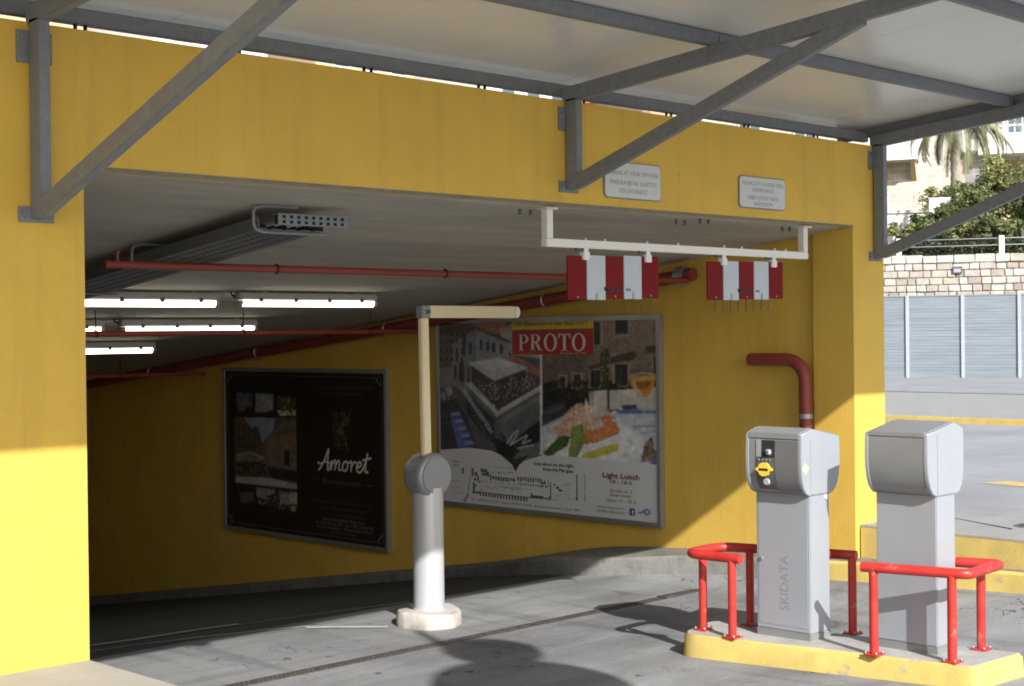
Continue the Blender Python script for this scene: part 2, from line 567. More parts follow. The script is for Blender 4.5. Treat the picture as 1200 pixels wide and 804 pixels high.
# ---- flat print made of coloured polygons on a plane (O + u*U + v*V), each layer a hair in front of the last
class Print:
    def __init__(s, O, U, V, Nn):
        s.O, s.U, s.V, s.N = Vector(O), Vector(U), Vector(V), Vector(Nn).normalized()
        s.v, s.f, s.c, s.k, s.photo = [], [], [], 0, 0.0
    def poly(s, col, pts, step=True):
        n = len(s.v)
        if step:
            s.k += 1
        off = s.N * (0.00005 * s.k)
        s.v += [s.O + s.U * p[0] + s.V * p[1] + off for p in pts]
        s.f.append(tuple(range(n, n + len(pts))))
        s.c.append((*col, s.photo))
    def rect(s, col, u0, v0, u1, v1):
        s.poly(col, [(u0, v0), (u1, v0), (u1, v1), (u0, v1)])
    def stroke(s, col, pts, wd, asp=1.0):
        """ribbon along a smoothed polyline; asp = U length / V length"""
        pts = [Vector((p[0] * asp, p[1])) for p in pts]
        if len(pts) > 2:
            q = []
            for i in range(len(pts) - 1):
                p0, p1, p2, p3 = pts[max(i - 1, 0)], pts[i], pts[i + 1], pts[min(i + 2, len(pts) - 1)]
                for t in (0, 0.25, 0.5, 0.75):
                    q.append(0.5 * ((2 * p1) + (p2 - p0) * t + (2 * p0 - 5 * p1 + 4 * p2 - p3) * t * t + (3 * p1 - p0 - 3 * p2 + p3) * t ** 3))
            q.append(pts[-1])
            pts = q
        s.k += 1
        n0 = len(s.v)
        m = len(pts)
        for i, p in enumerate(pts):
            d = pts[min(i + 1, m - 1)] - pts[max(i - 1, 0)]
            d = d.normalized() if d.length > 1e-6 else Vector((1, 0))
            n = Vector((-d.y, d.x)) * wd / 2
            if i in (0, m - 1):
                p = p + d * wd * (-0.3 if i == 0 else 0.3)
            off = s.N * (0.00005 * s.k + 0.000012 * i)     # a loop passes just over its own start
            for q in (p - n, p + n):
                s.v.append(s.O + s.U * (q.x / asp) + s.V * q.y + off)
        for i in range(m - 1):
            s.f.append((n0 + 2 * i, n0 + 2 * i + 2, n0 + 2 * i + 3, n0 + 2 * i + 1))
            s.c.append((*col, 0.0))
        s.k += 6
    def text(s, col, body, u, v, height, width=None, align='CENTER', asp=1.0, rot=False, shear=0.0, bold=0.0):
        """height in V units (cap height), width in U units squeezes the line to fit"""
        pts, polys = text_mesh(body, bold)
        x0 = min(p[0] for p in pts)
        x1 = max(p[0] for p in pts)
        sc = height / 0.73
        sx = sc / asp if width is None else width / (x1 - x0)
        w_ = (x1 - x0) * sx
        du = -w_ / 2 if align == 'CENTER' else 0.0
        s.k += 1
        off = s.N * (0.00005 * s.k)
        n = len(s.v)
        for p in pts:
            a, b = (p[0] - x0) * sx + du, p[1] * sc
            a += shear * b / asp
            if rot:
                a, b = -p[1] * sc / asp, (p[0] - x0) * sx * asp + du * asp
            s.v.append(s.O + s.U * (u + a) + s.V * (v + b) + off)
        for f in polys:
            s.f.append(tuple(i + n for i in f))
            s.c.append((*col, 0.0))
    def build(s, name, material, parent):
        o0 = ROOT[parent.name]
        me = bpy.data.meshes.new(name)
        me.from_pydata([tuple(p - o0) for p in s.v], [], s.f)
        ca = me.color_attributes.new('print', 'FLOAT_COLOR', 'CORNER')
        for p in me.polygons:
            for li in p.loop_indices:
                ca.data[li].color = s.c[p.index]
        # every face looks out along the print's normal
        bm = bmesh.new()
        bm.from_mesh(me)
        for f in bm.faces:
            f.normal_update()
            if f.normal.dot(s.N) < 0:
                f.normal_flip()
        bm.to_mesh(me)
        bm.free()
        me.materials.append(material)
        o = bpy.data.objects.new(name, me)
        COL.objects.link(o)
        o.parent = parent
        ROOT[o.name] = o0.copy()
        o['kind'] = 'stuff'      # lettering and print too fine to pick apart
        return o
class Photo:
    """soft printed photograph: outlines, strokes and speckles painted on a fine grid whose points carry the colour"""
    def __init__(s, u0, v0, u1, v1, nu, nv, base):
        s.b = (u0, v0, u1, v1)
        s.n = (nu, nv)
        s.g = np.zeros((nv, nu, 3)) + np.array(base)
        s.U = u0 + (u1 - u0) * np.arange(nu) / (nu - 1)
        s.V = v0 + (v1 - v0) * np.arange(nv) / (nv - 1)
        s.rng = np.random.default_rng(7)
    def poly(s, col, pts):
        us, vs_ = [p[0] for p in pts], [p[1] for p in pts]
        i0, i1 = np.searchsorted(s.U, min(us)), np.searchsorted(s.U, max(us), 'right')
        j0, j1 = np.searchsorted(s.V, min(vs_)), np.searchsorted(s.V, max(vs_), 'right')
        if i0 >= i1 or j0 >= j1:
            return
        X, Y = np.meshgrid(s.U[i0:i1], s.V[j0:j1])
        ins = np.zeros(X.shape, bool)
        for k in range(len(pts)):
            (x0, y0), (x1, y1) = pts[k - 1], pts[k]
            if y0 == y1:
                continue
            c = (y0 > Y) != (y1 > Y)
            ins ^= c & (X < (x1 - x0) * (Y - y0) / (y1 - y0) + x0)
        s.g[j0:j1, i0:i1][ins] = col
    def stroke(s, col, pts, wd, asp):
        for a, b in zip(pts, pts[1:]):
            dx, dy = (b[0] - a[0]) * asp, b[1] - a[1]
            L = math.hypot(dx, dy) or 1e-6
            nx, ny = -dy / L * wd / 2, dx / L * wd / 2
            ex, ey = dx / L * wd * 0.25, dy / L * wd * 0.25
            s.poly(col, [(a[0] + (nx - ex) / asp, a[1] + ny - ey), (b[0] + (nx + ex) / asp, b[1] + ny + ey), (b[0] + (-nx + ex) / asp, b[1] - ny + ey), (a[0] + (-nx - ex) / asp, a[1] - ny - ey)])
    def speck(s, cols, pts, n, size, asp):
        rg = s.rng
        us, vs_ = [p[0] for p in pts], [p[1] for p in pts]
        done = tries = 0
        while done < n and tries < n * 8:
            tries += 1
            u, v = rg.uniform(min(us), max(us)), rg.uniform(min(vs_), max(vs_))
            ins = False
            for k in range(len(pts)):
                (x0, y0), (x1, y1) = pts[k - 1], pts[k]
                if (y0 > v) != (y1 > v) and u < (x1 - x0) * (v - y0) / (y1 - y0) + x0:
                    ins = not ins
            if not ins:
                continue
            done += 1
            a, q = rg.uniform(0, 6.28), size * rg.uniform(0.4, 1.0)
            c = np.array(cols[rg.integers(len(cols))]) * rg.uniform(0.8, 1.2)
            s.poly(c, [(u + q * w_ * math.cos(a + t_) / asp, v + q * w_ * math.sin(a + t_)) for t_, w_ in ((0, 1), (1.3, 0.55), (3.14, 0.9), (4.5, 0.6))])
    def paint(s, items, asp):
        for e in items:
            if e[0] == 'p':
                s.poly(e[1], e[2])
            elif e[0] == 's':
                s.stroke(e[1], e[2], e[3], asp)
            else:
                s.speck(e[1], e[2], e[3], e[4], asp)
    def build(s, name, P, material, parent, blur=1):
        g = s.g
        rg = s.rng
        nv, nu = g.shape[:2]
        for sc, amp in ((3, 0.09), (7, 0.08), (18, 0.07)):      # tonal grain at three sizes
            m = rg.normal(0, 1, (nv // sc + 2, nu // sc + 2))
            m = np.repeat(np.repeat(m, sc, 0), sc, 1)[:nv, :nu]
            for ax in (0, 1):
                k = sc
                cs = np.cumsum(np.concatenate([np.repeat(np.take(m, [0], ax), k, ax), m], ax), ax)
                m = (np.take(cs, range(k, cs.shape[ax]), ax) - np.take(cs, range(0, cs.shape[ax] - k), ax)) / k
            g = g * np.clip(1 + amp * m[..., None], 0.4, 1.7)
        for q in range(blur):
            g = (np.roll(g, 1, 0) + 2 * g + np.roll(g, -1, 0)) / 4
            g = (np.roll(g, 1, 1) + 2 * g + np.roll(g, -1, 1)) / 4
        P.k += 1
        o0 = ROOT[parent.name]
        UU, VV = np.meshgrid(s.U, s.V)
        O = np.array(P.O + P.N * (0.00005 * P.k) - o0)
        co = O + UU[..., None] * np.array(P.U) + VV[..., None] * np.array(P.V)
        me = bpy.data.meshes.new(name)
        idx = np.arange(nu * nv).reshape(nv, nu)
        f = np.stack([idx[:-1, :-1], idx[:-1, 1:], idx[1:, 1:], idx[1:, :-1]], -1).reshape(-1, 4)
        if np.dot(np.cross(np.array(P.U), np.array(P.V)), np.array(P.N)) < 0:
            f = f[:, ::-1]
        me.from_pydata(co.reshape(-1, 3).tolist(), [], f.tolist())
        ca = me.color_attributes.new('print', 'FLOAT_COLOR', 'POINT')
        rgba = np.ones((nu * nv, 4), np.float32)
        rgba[:, :3] = np.clip(g.reshape(-1, 3), 0, 1)
        rgba[:, 3] = 0
        ca.data.foreach_set('color', rgba.ravel())
        me.materials.append(material)
        o = bpy.data.objects.new(name, me)
        COL.objects.link(o)
        o.parent = parent
        ROOT[o.name] = o0.copy()
        return o
_txt = {}
def text_mesh(body, bold=0.0):
    key = (body, bold)
    if key not in _txt:
        cu = bpy.data.curves.new('lettering', 'FONT')
        cu.body = body
        cu.resolution_u = 2
        cu.offset = bold
        ob = bpy.data.objects.new('lettering', cu)
        COL.objects.link(ob)
        dg = bpy.context.evaluated_depsgraph_get()
        me = bpy.data.meshes.new_from_object(ob.evaluated_get(dg))
        _txt[key] = ([tuple(v.co) for v in me.vertices], [tuple(p.vertices) for p in me.polygons])
        bpy.data.meshes.remove(me)
        bpy.data.objects.remove(ob)
        bpy.data.curves.remove(cu)
    return _txt[key]

# ================================================================== ground
def road_z(x, y):
    if y < 1:
        z = 0.036 * (1 - y) if y > -0.65 else 0.0594 + 0.02 * (-0.65 - y)
        if y < -9:
            z += (0.565 - z) * smooth((-9 - y) / 4.5)
    else:
        z = 0.0
    t = min(max((y - 1.9) / 1.2, 0), 1)
    if y < 3.1:
        z += -0.192 * (t ** 3 - t ** 4 / 2)
    else:
        z += -0.096 - 0.16 * (y - 3.1)
    z += 0.10 * smooth((x - 5.95) / 1.05) * (1 - smooth((y - 1.5) / 2.5)) * (1 - smooth((-y - 6) / 4))
    return z

def grid_sheet(name, xs, ys, zf, material):
    v = [(x, y, zf(x, y)) for y in ys for x in xs]
    n = len(xs)
    f = [(j * n + i, j * n + i + 1, (j + 1) * n + i + 1, (j + 1) * n + i) for j in range(len(ys) - 1) for i in range(n - 1)]
    mb = MB()
    mb.add(v, f, True)
    return tag(mb.build(name, material), kind='structure')

def frange(a, b, n):
    return [a + (b - a) * i / n for i in range(n + 1)]
YR = 2.52
grid_sheet('road', frange(-7, 7.05, 56), frange(-14, 2, 64) + [2.2, 2.36, YR], road_z, M['road'])
grid_sheet('ramp', frange(-7, 7.05, 56), [YR] + frange(2.75, 16.3, 54), road_z, M['ramp'])  # darker sheet begins about where the canopy shadow edge falls

g = MB()
for x0, x1, y0, y1 in ((7.16, 140, -120, 140), (-140, 7.16, -120, -13.99), (-140, -13.99, -13.99, 140), (-13.99, 7.16, 20, 140)):
    g.add([(x0, y0, 0.56), (x1, y0, 0.56), (x1, y1, 0.56), (x0, y1, 0.56)], [(0, 1, 2, 3)])
tag(g.build('ground', M['yard']), kind='structure')

g = MB().box(-14, -0.0, -14, -0.004, -0.3, 0.572)
tag(g.build('pavement', M['concrete'], bevel=0.012), kind='structure')

# upper step of the right-hand kerb: painted face, concrete top
g = MB().box(6.985, 7.20, -14, -0.004, 0.1, 0.556)
tag(g.build('upper_kerb', M['kerbyel'], bevel=0.015), kind='structure')
g = MB().box(6.995, 7.22, -13.98, -0.006, 0.545, 0.562)
tag(g.build('pavement', M['concrete']), kind='structure')

# lower kerb and walkway: leaves the wall inside the garage, swings out past the pillar and runs along the lane
KP = [(6.95, -14), (6.95, -4), (6.92, -1.7), (6.86, -0.8), (6.785, 0.0), (6.735, 0.75), (6.55, 1.45), (6.33, 1.88), (6.14, 2.35), (6.20, 3.0), (6.50, 3.8), (6.76, 4.5), (6.87, 5.3), (6.89, 6.4), (6.89, 16.2)]
pts = []
for i in range(len(KP) - 1):
    p0, p1, p2, p3 = (Vector(KP[max(0, min(len(KP) - 1, i + k))]) for k in (-1, 0, 1, 2))
    m = 6 if 1 < i < 12 else 12
    for k in range(m):
        t = k / m
        if 1 < i < 12:
            pts.append(0.5 * ((2 * p1) + (p2 - p0) * t + (2 * p0 - 5 * p1 + 4 * p2 - p3) * t * t + (3 * p1 - p0 - 3 * p2 + p3) * t ** 3))
        else:
            pts.append(p1.lerp(p2, t))
pts.append(Vector(KP[-1]))
def kerb_strip(name, sel, matside):
    random.seed(11)
    v, f, mi = [], [], []
    ps = [p for p in pts if sel(p)]
    for p in ps:
        rz = road_z(p.x, p.y)
        h = 0.155 if p.y < 2.5 else 0.155 - 0.045 * smooth((p.y - 2.5) / 2)
        j = random.uniform(-0.006, 0.006)
        tz = rz + h
        wz = tz + 0.012
        v += [(p.x - 0.012, p.y, rz - 0.06), (p.x + j * 0.6, p.y, tz - 0.022), (p.x + 0.022, p.y, tz), (p.x + min(0.14, 0.5 * (6.99 - p.x)), p.y, tz + 0.003), (7.0, p.y, wz)]
    n = 5
    for i in range(len(ps) - 1):
        for k in range(n - 1):
            f.append((i * n + k, i * n + k + 1, (i + 1) * n + k + 1, (i + 1) * n + k))
            mi.append(0 if k < 2 else 1)
    me = bpy.data.meshes.new(name)
    me.from_pydata(v, [], f)
    me.materials.append(matside)
    me.materials.append(M['kerbgrey'])
    me.polygons.foreach_set('material_index', mi)
    o = bpy.data.objects.new(name, me)
    COL.objects.link(o)
    tag(o, kind='structure')
brk = [p.y for p in pts]
cut = max(y for y in brk if y < 0.3)
kerb_strip('kerb', lambda p: p.y >= cut - 1e-6, M['kerbgrey'])
kerb_strip('painted_kerb', lambda p: p.y <= cut + 1e-6, M['kerbyel'])

# far side of the yard: raised concrete strip with a yellow kerb
g = MB().box(19.55, 28.4, -30, 45, 0.3, 0.655)
tag(g.build('raised_walk', M['concrete'], bevel=0.02), kind='structure')
g = MB().box(19.50, 19.62, -30, 44.9, 0.3, 0.662)
tag(g.build('far_kerb', M['kerbyel'], bevel=0.015), kind='structure')
g = MB().box(28.36, 28.50, -30, 44.8, 0.3, 0.67)
tag(g.build('far_kerb', M['kerbgrey'], bevel=0.015), kind='structure')
g = MB().box(31.5, 32.3, -30, 44.7, 0.5, 0.566)
tag(g.build('yard_channel', M['concrete']), kind='structure')
# painted mark and joint on the yard next to the lane
g = MB().add([(10.6, 0.25, 0.564), (10.95, 0.1, 0.564), (11.05, 0.75, 0.564), (10.7, 0.9, 0.564)], [(0, 1, 2, 3)])
tag(g.build('road_marking', M['kerbyel']), kind='structure')
g = MB().add([(7.89, -0.36, 0.563), (7.87, -0.38, 0.563), (7.52, -1.06, 0.563), (7.56, -1.06, 0.563)], [(0, 1, 2, 3)])
tag(g.build('ground_joint', M['dark']), kind='structure')
t = thing('manhole_cover', 'small rusty cast iron cover let into the ground above the yellow kerb', 'manhole cover', (7.83, -1.12, 0.56))
MB().lathe((7.83, -1.12, 0.558), [(0.17, 0), (0.17, 0.008), (0.145, 0.008), (0.145, 0.004)], 24).build('frame', M['kerbgrey'], t)
mb = MB().lathe((7.83, -1.12, 0.558), [(0.143, 0), (0.143, 0.010), (0.0001, 0.010)], 24)
for k in range(-3, 4):
    mb.box(7.83 - 0.10, 7.83 + 0.10, -1.12 + k * 0.035 - 0.006, -1.12 + k * 0.035 + 0.006, 0.5685, 0.572)
mb.build('lid', M['rust'], t)

# worn lines across the ramp mouth
def floor_line(name, pts, wd, material, lift=0.004):
    v, f = [], []
    dense = []
    for i in range(len(pts) - 1):
        a, b = Vector(pts[i]), Vector(pts[i + 1])
        m = max(2, int((b - a).length / 0.12))
        dense += [a.lerp(b, k / m) for k in range(m)]
    dense.append(Vector(pts[-1]))
    random.seed(5)
    for i, p in enumerate(dense):
        d = (dense[min(i + 1, len(dense) - 1)] - dense[max(i - 1, 0)]).normalized()
        n = Vector((-d.y, d.x)) * wd / 2 * random.uniform(0.75, 1.15)
        for q in (p - n, p + n):
            v.append((q.x, q.y, road_z(q.x, q.y) + lift))
    for i in range(len(dense) - 1):
        f.append((2 * i, 2 * i + 1, 2 * i + 3, 2 * i + 2))
    mb = MB()
    mb.add(v, f)
    return tag(mb.build(name, material), kind='structure')
M['wornline'] = mat('worn_pale_road_paint', (0.30, 0.30, 0.295), 0.8, var=0.2, scale=8, dirt=0.6, dirtcol=(0.2, 0.2, 0.2), dscale=5, spec=0.2)
M['wornbright'] = mat('worn_white_road_paint', (0.42, 0.42, 0.41), 0.8, var=0.15, scale=8, dirt=0.7, dirtcol=(0.24, 0.24, 0.235), dscale=6, spec=0.2)
floor_line('road_marking', [(-3.0, 5.6), (0.5, 4.15), (2.3, 3.45), (3.63, 2.82), (4.3, 2.55)], 0.05, M['wornline'])
floor_line('road_marking', [(1.9, 3.62), (2.3, 3.42), (2.75, 3.3), (3.05, 3.16)], 0.20, M['wornline'], 0.008)
floor_line('road_marking', [(-2, 4.9), (1.73, 3.0), (2.19, 2.72), (3.03, 2.28), (3.26, 1.98), (3.42, 1.78)], 0.06, M['wornline'])
floor_line('road_marking', [(3.0, 2.22), (3.42, 1.78)], 0.06, M['wornbright'], 0.006)

# drain across the entrance
t = thing('trench_drain', 'narrow rusty slotted drain crossing the grey lane in front of the barrier', 'drain', (3.3, 1.045, 0))
first = None
k = 0
while -0.29 + k * 0.5 < 5.9:
    gx = -0.29 + k * 0.5
    dz = 0.5 * (road_z(gx, 1.04) + road_z(gx + 0.5, 1.04))
    if first is None:
        mb = MB()
        for y in (0.988, 1.088):
            mb.box(gx - 0.008, gx + 0.492, y, y + 0.010, -0.03, 0.006)
        first = [mb.build('frame', M['rust'], t), MB().box(gx - 0.008, gx + 0.4915, 0.998, 1.088, -0.03, 0.0035).build('channel', M['dark'], t)]
        mb = MB()
        for j in range(14):
            mb.box(gx + j * 0.0355, gx + j * 0.0355 + 0.021, 1.000, 1.086, 0.0005, 0.0078)
        mb.box(gx, gx + 0.482, 1.038, 1.048, 0.0005, 0.0070)
        first.append(mb.build('grate', M['rust'], t))
    else:
        for q in first:
            dup_part(q, (k * 0.5, 0, dz), t)
    k += 1

# ================================================================== garage
G = thing('garage_entrance', 'yellow rendered garage building with a wide dark ramp entrance', 'building', (3.4, 0, 0))
MB().box(-14, 0.0, 0, 0.39, -0.8, 3.70).build('facade_wall', M['yellow'], G)
MB().box(6.934, 7.40, 0, 0.39, 0.0, 3.70).build('pillar', M['yellow'], G)
MB().box(0.0, 6.934, 0, 0.12, 3.019, 3.70).build('lintel', M['yellow'], G)
MB().box(6.985, 7.39, 0.392, 16.3, -3.0, 3.50).build('side_wall', M['yellow'], G)
ZC = lambda y: 3.02 - 0.118 * y
mb = MB()
mb.hexa([(-7.2, 0.122, ZC(0.122)), (6.984, 0.122, ZC(0.122)), (-7.2, 16.3, ZC(16.3)), (6.984, 16.3, ZC(16.3)),
         (-7.2, 0.122, 3.45), (6.984, 0.122, 3.45), (-7.2, 16.3, 3.45), (6.984, 16.3, 3.45)])
ceil = mb.build('ceiling', M['ceiling'], G)
MB().box(-7.4, -7.2, 0.392, 16.3, -3.0, 3.49).build('side_wall', M['yellow'], G)
MB().box(-7.4, 7.39, 16.3, 16.6, -3.2, 3.48).build('back_wall', M['yellow'], G)
mb = MB().box(0.0, 6.934, -0.004, 0.0, 3.010, 3.026)
mb.build('drip_edge', M['kerbgrey'], G)
# fixing plugs left in the ceiling, in pairs
def plugs(x, y):
    for dx in (-0.05, 0.05):
        z = ZC(y)
        MB().tube([(x + dx, y, z + 0.01), (x + dx, y, z - 0.035)], 0.011, 8).build('fixing_plug', M['aludark'], G)
for x, y in ((4.97, 0.22), (5.15, 0.14), (3.36, 0.24), (6.28, 0.2)):
    plugs(x, y)

# ---- pipes
def arc(c, r, a0, a1, ax, ay, n=8):
    c, ax, ay = Vector(c), Vector(ax), Vector(ay)
    return [c + ax * r * cos(a0 + (a1 - a0) * i / n) + ay * r * sin(a0 + (a1 - a0) * i / n) for i in range(n + 1)]
wx = 6.82
pz = lambda y: 2.672 - 0.1025 * (y - 1.643) - 0.0005 * (y - 1.643) ** 2
t = thing('fire_main_pipe', 'thick dark red pipe sloping along the yellow wall above the two posters', 'pipe', (wx, 1.64, pz(1.64)))
MB().tube([(wx, 1.66, pz(1.66)), (wx, 5, pz(5)), (wx, 10, pz(10)), (wx, 16.2, pz(16.2))], 0.058, 16).build('pipe_run', M['redpipe'], t)
MB().tube([(wx, 1.57, pz(1.57)), (wx, 1.665, pz(1.665))], 0.062, 16).build('end_cap', M['redpipe'], t)
mb = MB()
mb.lathe((wx, 1.70, pz(1.7)), [(0.058, -0.045), (0.086, -0.045), (0.086, 0.045), (0.058, 0.045)], 20, 'y')
mb.build('coupling', M['zinc'], t)
for y in (3.4, 5.8, 8.2, 10.6):
    mb = MB()
    mb.tube([(wx + 0.17, y, pz(y))] + arc((wx, y, pz(y)), 0.064, 0.6, 2 * pi - 0.6, (1, 0, 0), (0, 0, 1), 14) + [(wx + 0.17, y, pz(y) - 0.02)], 0.010, 6)
    mb.build('pipe_clamp', M['zinc'], t)
def thin_pipe(y, x0, x1, r, label, rods=True):
    z = ZC(y) - 0.205
    t = thing('sprinkler_pipe', label, 'pipe', (x0, y, z))
    MB().tube([(x0, y, z), (x1, y, z - 0.005)], r, 10).build('pipe_run', M['redpipe'], t)
    x = x0 + 1.3
    while x < x1 - 0.3:
        mb = MB()
        if rods:
            mb.tube([(x, y, ZC(y)), (x, y, z + r)], 0.005, 6)
        mb.tube(arc((x, y, z), r + 0.004, 0, 2 * pi, (0, 1, 0), (0, 0, 1), 12), 0.006, 6)
        mb.build('hanger', M['dark'], t)
        x += 1.55
    mb = MB()
    mb.tube([(x0 + 0.09, y, z + r * 0.5), (x0 + 0.09, y, z + 0.075)], 0.012, 8)
    mb.lathe((x0 + 0.09, y, z + 0.075), [(0.02, 0), (0.02, 0.01)], 10)
    mb.build('sprinkler_head', M['redpipe'], t)
    return t
thin_pipe(1.60, 1.02, 6.78, 0.026, 'thin red pipe under the ceiling ending beside the cable tray, nearest the opening', False)
thin_pipe(5.15, -3.0, 6.78, 0.026, 'thin red pipe passing just below the middle row of lit tubes')
thin_pipe(9.3, -5.0, 6.78, 0.026, 'thin dark red pipe deep in the garage, below the last lit tube')
ex = 6.865
t = thing('standpipe_elbow', 'red pipe elbow bending down the yellow wall behind the ticket machine', 'pipe', (ex, 0.45, 0.2))
path = [(ex, 0.98, 1.922), (ex, 0.62, 1.922)] + arc((ex, 0.62, 1.732), 0.19, pi / 2, 0, (0, -1, 0), (0, 0, 1), 10)[1:]
path = [(ex, 0.98, 1.922)] + [p for p in arc((ex, 0.62, 1.732), 0.19, pi / 2, 0, (0, -1, 0), (0, 0, 1), 10)] + [(ex, 0.43, 1.45)]
MB().tube(path, 0.055, 16).build('bend', M['redpipe'], t)
MB().tube([(ex, 0.43, 1.46), (ex, 0.43, 0.15)], 0.053, 16).build('down_pipe', M['redpipe'], t)
MB().lathe((ex, 0.43, 1.45), [(0.054, -0.02), (0.061, -0.02), (0.061, 0.02), (0.054, 0.02)], 16).build('joint_ring', M['zinc'], t)
MB().tube([(ex, 0.97, 1.922), (ex, 1.0, 1.922)], [0.057, 0.05], 16).build('end_cap', M['redpipe'], t)

# ---- cable tray
def tray_pt(x, y, dz):
    return (x, y, ZC(y) + dz)
t = thing('cable_tray', 'wide perforated cable tray hung below the concrete ceiling', 'cable tray', (1.8, 0.55, 2.8))
X0, X1, Y0, Y1 = 1.47, 1.95, 0.60, 11.0
def tray_pt(x, y, dz):
    return (x, y, ZC(y) + dz * 0.70)
for x in (X0, X1):
    MB().bar(tray_pt(x, Y0, -0.15), tray_pt(x, Y1, -0.15), 0.006, 0.07).build('side_rail', M['traymetal'], t)
mb = MB()
for k in range(5):
    x = X0 + 0.03 + k * (X1 - X0 - 0.06) / 4
    mb.bar(tray_pt(x, Y0, -0.20), tray_pt(x, Y1, -0.20), 0.070, 0.004)
y = Y0 + 0.02
while y < Y1:
    mb.bar(tray_pt(X0, y, -0.203), tray_pt(X1, y, -0.203), 0.034, 0.003)
    y += 0.055
o = mb.build('perforated_base', M['traymetal'], t)
o['kind'] = 'stuff'
for q, (cx, r) in enumerate(((1.58, 0.025), (1.65, 0.02), (1.73, 0.028), (1.81, 0.02), (1.87, 0.022))):
    MB().tube([tray_pt(cx, Y0 + 0.1, -0.165), tray_pt(cx + 0.015, 4, -0.165), tray_pt(cx, Y1, -0.165)], r, 8).build('cable', M['dark'], t)
for y in (0.58, 1.95, 3.1, 5.2):
    mb = MB()
    mb.tube([tray_pt(X0 + 0.27, y, -0.012), tray_pt(X0 + 0.02, y, -0.012), tray_pt(X0 - 0.035, y, -0.03), tray_pt(X0 - 0.05, y, -0.07), tray_pt(X0 - 0.05, y, -0.17),
             tray_pt(X0 - 0.035, y, -0.215), tray_pt(X0 + 0.02, y, -0.235), tray_pt(X1 + 0.02, y, -0.235)], 0.010, 8)
    mb.build('hanger', M['steel'], t)
mb = MB()
sx0, sx1 = X0 + 0.10, X1 + 0.15
yv = Y0 - 0.06
mb.bar(tray_pt(sx0, yv, -0.170), tray_pt(sx1, yv, -0.170), 0.004, 0.010)
mb.bar(tray_pt(sx0, yv, -0.085), tray_pt(sx1, yv, -0.085), 0.004, 0.010)
mb.bar(tray_pt(sx0, yv, -0.1275), tray_pt(sx1, yv, -0.1275), 0.004, 0.012)
k = sx0
while k < sx1:
    for z0, z1 in ((-0.1145, -0.094), (-0.085, -0.0645)):
        mb.box(k, k + 0.03, yv - 0.002, yv + 0.002, ZC(yv) + z0 + 0.0, ZC(yv) + z1)
    k += 0.055
mb.bar(tray_pt(sx0, yv + 0.03, -0.08), tray_pt(sx1, yv + 0.03, -0.08), 0.055, 0.004)
mb.build('end_channel', M['steel'], t)
MB().box(sx0 + 0.01, sx1 - 0.01, yv + 0.01, yv + 0.05, ZC(yv) - 0.116, ZC(yv) - 0.062).build('channel_back', M['dark'], t)

# ---- lit tubes
def make_lamp():
    x0, y, = 3.60, 3.95
    z = ZC(y)
    t = thing('ceiling_light', None, 'ceiling light', (x0, y, z), 'lit tube lights under the garage ceiling')
    MB().box(x0 + 0.0, x0 + 1.52, y - 0.055, y + 0.055, z - 0.075, z - 0.01).build('housing', M['lampbody'], t, bevel=0.012)
    d = MB()
    prof = [(-0.05, -0.078), (-0.048, -0.105), (-0.03, -0.13), (0.03, -0.13), (0.048, -0.105), (0.05, -0.078)]
    d.prism([(x0 + 0.04, y + a, z + b) for a, b in prof], (1.44, 0, 0))
    d.build('diffuser', M['tube'], t)
    for xe in (x0 + 0.005, x0 + 1.482):
        c = MB()
        c.prism([(xe, y + a * 1.04, z + b * 1.01) for a, b in prof], (0.034, 0, 0))
        c.build('end_cap', M['lampbody'], t, bevel=0.004)
    k = None
    for q in range(4):
        xx = x0 + 0.2 + q * 0.37
        if k is None:
            k = MB().box(xx, xx + 0.035, y - 0.062, y - 0.052, z - 0.092, z - 0.055).build('clip', M['aludark'], t)
        else:
            dup_part(k, (q * 0.37, 0, 0), t)
    k = None
    for q in range(2):
        c = MB().box(x0 + 0.25 + q, x0 + 0.31 + q, y - 0.03, y + 0.03, z - 0.012, z + 0.01)
        c.build('mounting_foot', M['steel'], t)
    MB().tube([(x0 + 0.01, y + 0.02, z - 0.05), (x0 - 0.03, y + 0.02, z - 0.03), (x0 - 0.05, y + 0.02, z + 0.01)], 0.008, 6).build('feed_cable', M['dark'], t)
    return t
lamp = make_lamp()
lx, ly = 3.60, 3.95
spots = [(3.60, 3.95, 'long lit tube light in the nearest row, the one reaching farthest right'),
         (1.92, 4.0, 'long lit tube light in the nearest row, cut off by the yellow pillar'),
         (3.50, 5.70, 'lit tube light in the middle row with a pipe hanger crossing it'),
         (1.82, 5.72, 'lit tube light in the middle row of which only the end shows past the pillar'),
         (3.46, 7.53, 'lit tube light in the third row, lowest of those seen')]
for i, (x, y, lb) in enumerate(spots):
    o = lamp if i == 0 else copy_tree(lamp)
    o.location = (x, y, ZC(y))
    o['label'] = lb

# ================================================================== posters
def poster(y0, y1, z0, z1, label, bgcol):
    X = 6.93
    t = thing('poster_board', label, 'poster', (X + 0.05, (y0 + y1) / 2, z0))
    fw, dp = 0.045, 0.055
    MB().box(X + 0.004, X + dp - 0.002, y1 + 0.01, y0 - 0.01, z0 + 0.01, z1 - 0.01).build('backing_panel', M['zinc'], t)
    for (a, b, c, d) in ((y1, y0, z0, z0 + fw), (y1, y0, z1 - fw, z1)):
        MB().box(X - 0.012, X + dp, a, b, c, d).build('frame_rail', M['zinc'], t, bevel=0.004)
    for (a, b) in ((y1, y1 + fw), (y0 - fw, y0)):
        MB().box(X - 0.0125, X + dp, a, b, z0 + fw, z1 - fw).build('frame_rail', M['zinc'], t, bevel=0.004)
    P = Print((X + 0.003, y0, z0), (0, y1 - y0, 0), (0, 0, z1 - z0), (-1, 0, 0))
    return t, P
